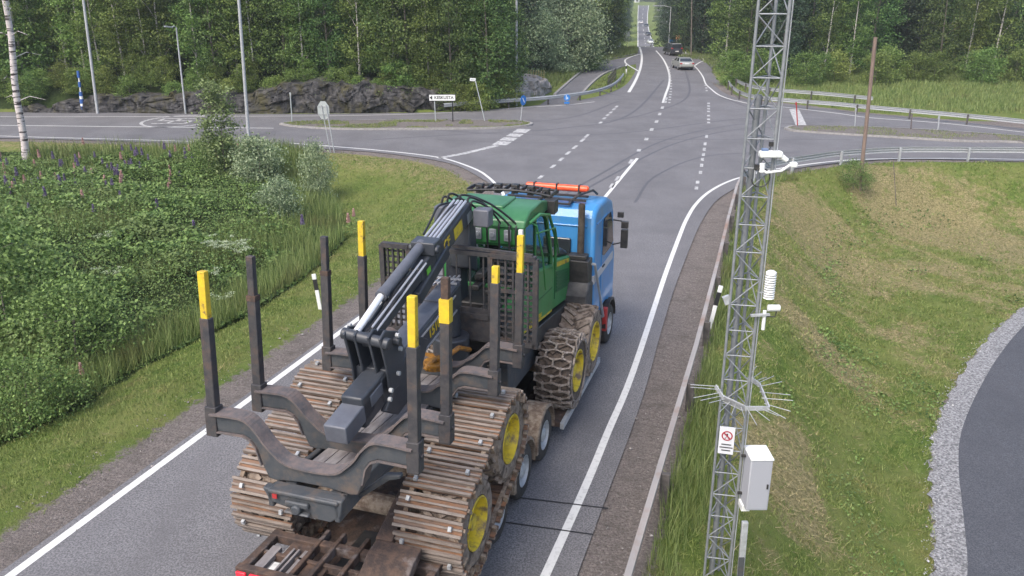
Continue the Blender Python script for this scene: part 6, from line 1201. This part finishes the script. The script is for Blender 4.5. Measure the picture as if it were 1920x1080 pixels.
# ------------------------------------------------------------------ cars
def car(name, loc, rz, body, label, cat, kind='saloon', group=None, plate=True, sc=1.0, roofm=None):
    root = empty(name, loc, rz, label=label, cat=cat); root.scale = (sc, sc, sc)
    if kind == 'saloon': prof = [(-2.3, .32), (-2.33, .6), (-2.28, .88), (-2.1, 1.0), (-1.65, 1.02), (.9, .98), (2.0, .86), (2.28, .66), (2.28, .32)]; cabp = [(-1.75, 1.0), (-1.2, 1.36), (-.7, 1.45), (.1, 1.45), (.5, 1.36), (1.1, .97)]
    else: prof = [(-2.25, .36), (-2.3, .7), (-2.28, 1.05), (.95, 1.1), (2.05, .95), (2.3, .7), (2.3, .36)]; cabp = [(-2.24, 1.04), (-2.0, 1.72), (-1.8, 1.80), (.2, 1.80), (.55, 1.68), (1.15, 1.08)]
    m = MB(); m.prism(prof, 'x', -.9, .9); bd = m.build('body', body, root, bevel=.10, seg=3)
    def taper(poly, w0, w1, m, grow=0):
        z0 = min(p[1] for p in poly); z1 = max(p[1] for p in poly); f = lambda z: w0 + (w1 - w0) * (z - z0) / (z1 - z0); n = len(poly)
        vs = [(-f(z) - grow, y, z) for y, z in poly] + [(f(z) + grow, y, z) for y, z in poly]; m.add(vs, [tuple(range(n - 1, -1, -1)), tuple(range(n, 2 * n))] + [(i, (i + 1) % n, n + (i + 1) % n, n + i) for i in range(n)])
    m = MB(); taper(cabp, .84, .66, m); m.build('windows', M['darkglass'], root, bevel=.04)
    zt = max(p[1] for p in cabp); top = [p for p in cabp if p[1] > zt - .12]; m = MB(); rp = [(y, z) for y, z in top]; m.prism([(rp[0][0] - .02, rp[0][1] - .0)] + rp[1:] + [(rp[-1][0], rp[-1][1] - .04), (rp[0][0], rp[0][1] - .05)], 'x', -.69, .69); m.build('roof', roofm or body, root, bevel=.03)
    m = MB()
    for s in (-1, 1):
        m.bar((s * .82, cabp[0][0] + .06, cabp[0][1]), (s * .67, rp[0][0], rp[0][1]), .09, .05); m.bar((s * .83, cabp[-1][0] - .05, cabp[-1][1]), (s * .67, rp[-1][0], rp[-1][1]), .06, .05); m.bar((s * .83, -.25, 1.02), (s * .68, -.25, zt - .03), .05, .06)
    m.build('pillar', body, root)
    for s in (-1, 1):
        for y in (-1.4, 1.42):
            m = MB(); m.lathe([(s * (t - .2), r) for t, r in ((0, .2), (0, .3), (.03, .33), (.18, .33), (.2, .3), (.2, .2))], (s * .90, y, .33), 20); wh = m.build('wheel', M['rubber'], root, smooth=True); m = MB(); m.cyl((s * .82, y, .33), (s * .905, y, .33), .2, 14); m.build('rim', M['zinc'], wh)
        m = MB(); z = .82 if kind == 'saloon' else 1.1; m.box(s * .86 - (.26 if s > 0 else 0), s * .86 + (.26 if s < 0 else 0), -2.36, -2.2, z - .09, z + .07); m.build('tail_lamp', M['reddull'], root, bevel=.02)
        m = MB(); m.box(s * .84 - (.3 if s > 0 else 0), s * .84 + (.3 if s < 0 else 0), 2.2, 2.3, .62, .76); m.build('headlight', M['white'], root, bevel=.02)
        m = MB(); m.box(s * 1.0 - .1, s * 1.0 + .1, .8, .9, 1.0, 1.12); m.build('mirror', body, root, bevel=.02)
    m = MB(); m.box(-.8, .8, -2.38, -2.25, .28, .46); m.build('bumper', M['black'], root, bevel=.03); m = MB(); z = .72 if kind == 'saloon' else .62; m.box(-.26, .26, -2.37, -2.32, z, z + .12); m.build('number_plate', M['white'], root)
    return root
def road_pt(u, v): return W(u, v)
silver = mat('silver_car_paint', (.42, .43, .40), .3, metal=.4, coat=.5); darkg = mat('dark_grey_car_paint', (.06, .065, .075), .3, metal=.3, coat=.5); blackc = mat('black_car_paint', (.015, .015, .018), .3, coat=.5); whitec = mat('white_car_paint', (.75, .75, .76), .3, coat=.5)
car('parked_car'.replace('parked_', 'silver_'), W(1279, 129), R(3), silver, 'silver saloon driving away up the road, last in the line of cars', 'car')
car('dark_van', W(1260.5, 103), R(6), darkg, 'dark grey people carrier driving away ahead of the silver saloon', 'car', 'van', roofm=silver)
for nm, u, v, Y, bm_, lab, rz in (('white_car', 1219.5, 82, 300, whitec, 'small distant car with white front just beyond the crest', math.pi), ('black_car', 1215.5, 67.5, 352, blackc, 'small distant black car on the far hillside, second beyond the crest', math.pi), ('grey_car', 1212, 51, 402, darkg, 'small distant dark grey car on the far hillside, third beyond the crest', math.pi), ('white_car', 1201, 45, 424, whitec, 'tiny distant white car on the left lane of the far hillside', 0)):
    p = WY(u, v, Y); car(nm, (p[0], p[1], p[2] + .1), rz, bm_, lab, 'car')
# white building at the end of the far road
p = WY(1203, 12, 620); root = empty('white_building', (p[0], 645, p[2] - 1), 0, label='narrow white building at the very end of the far road', cat='building'); m = MB(); m.box(-1.6, 1.6, -2, 2, 0, 9); bw = m.build('wall', M['white'], root)
for k in range(3): m = MB(); m.box(-.9, .9, -2.05, -2, 1.6 + 2.4 * k, 2.8 + 2.4 * k); m.build('window', M['darkglass'], root)
m = MB(); m.prism([(-1.9, 9), (1.9, 9), (0, 10)], 'y', -2.2, 2.2); m.build('roof', M['steel'], root)

# ------------------------------------------------------------------ thin air between here and the far hill
m = MB(); m.box(-720, 720, -70, 1520, -14, 60); hzo = m.build('haze', [], None) if False else None
me = bpy.data.meshes.new('haze'); me.from_pydata(m.v, [], m.f); hm = bpy.data.materials.new('haze'); hm.use_nodes = True; n = hm.node_tree.nodes; n.remove(n['Principled BSDF']); v = n.new('ShaderNodeVolumePrincipled'); v.inputs['Color'].default_value = (.86, .90, .95, 1); v.inputs['Density'].default_value = .0005; v.inputs['Anisotropy'].default_value = .3
hm.node_tree.links.new(v.outputs[0], n['Material Output'].inputs['Volume']); me.materials.append(hm); tag(obj_of('haze', me), kind='stuff')
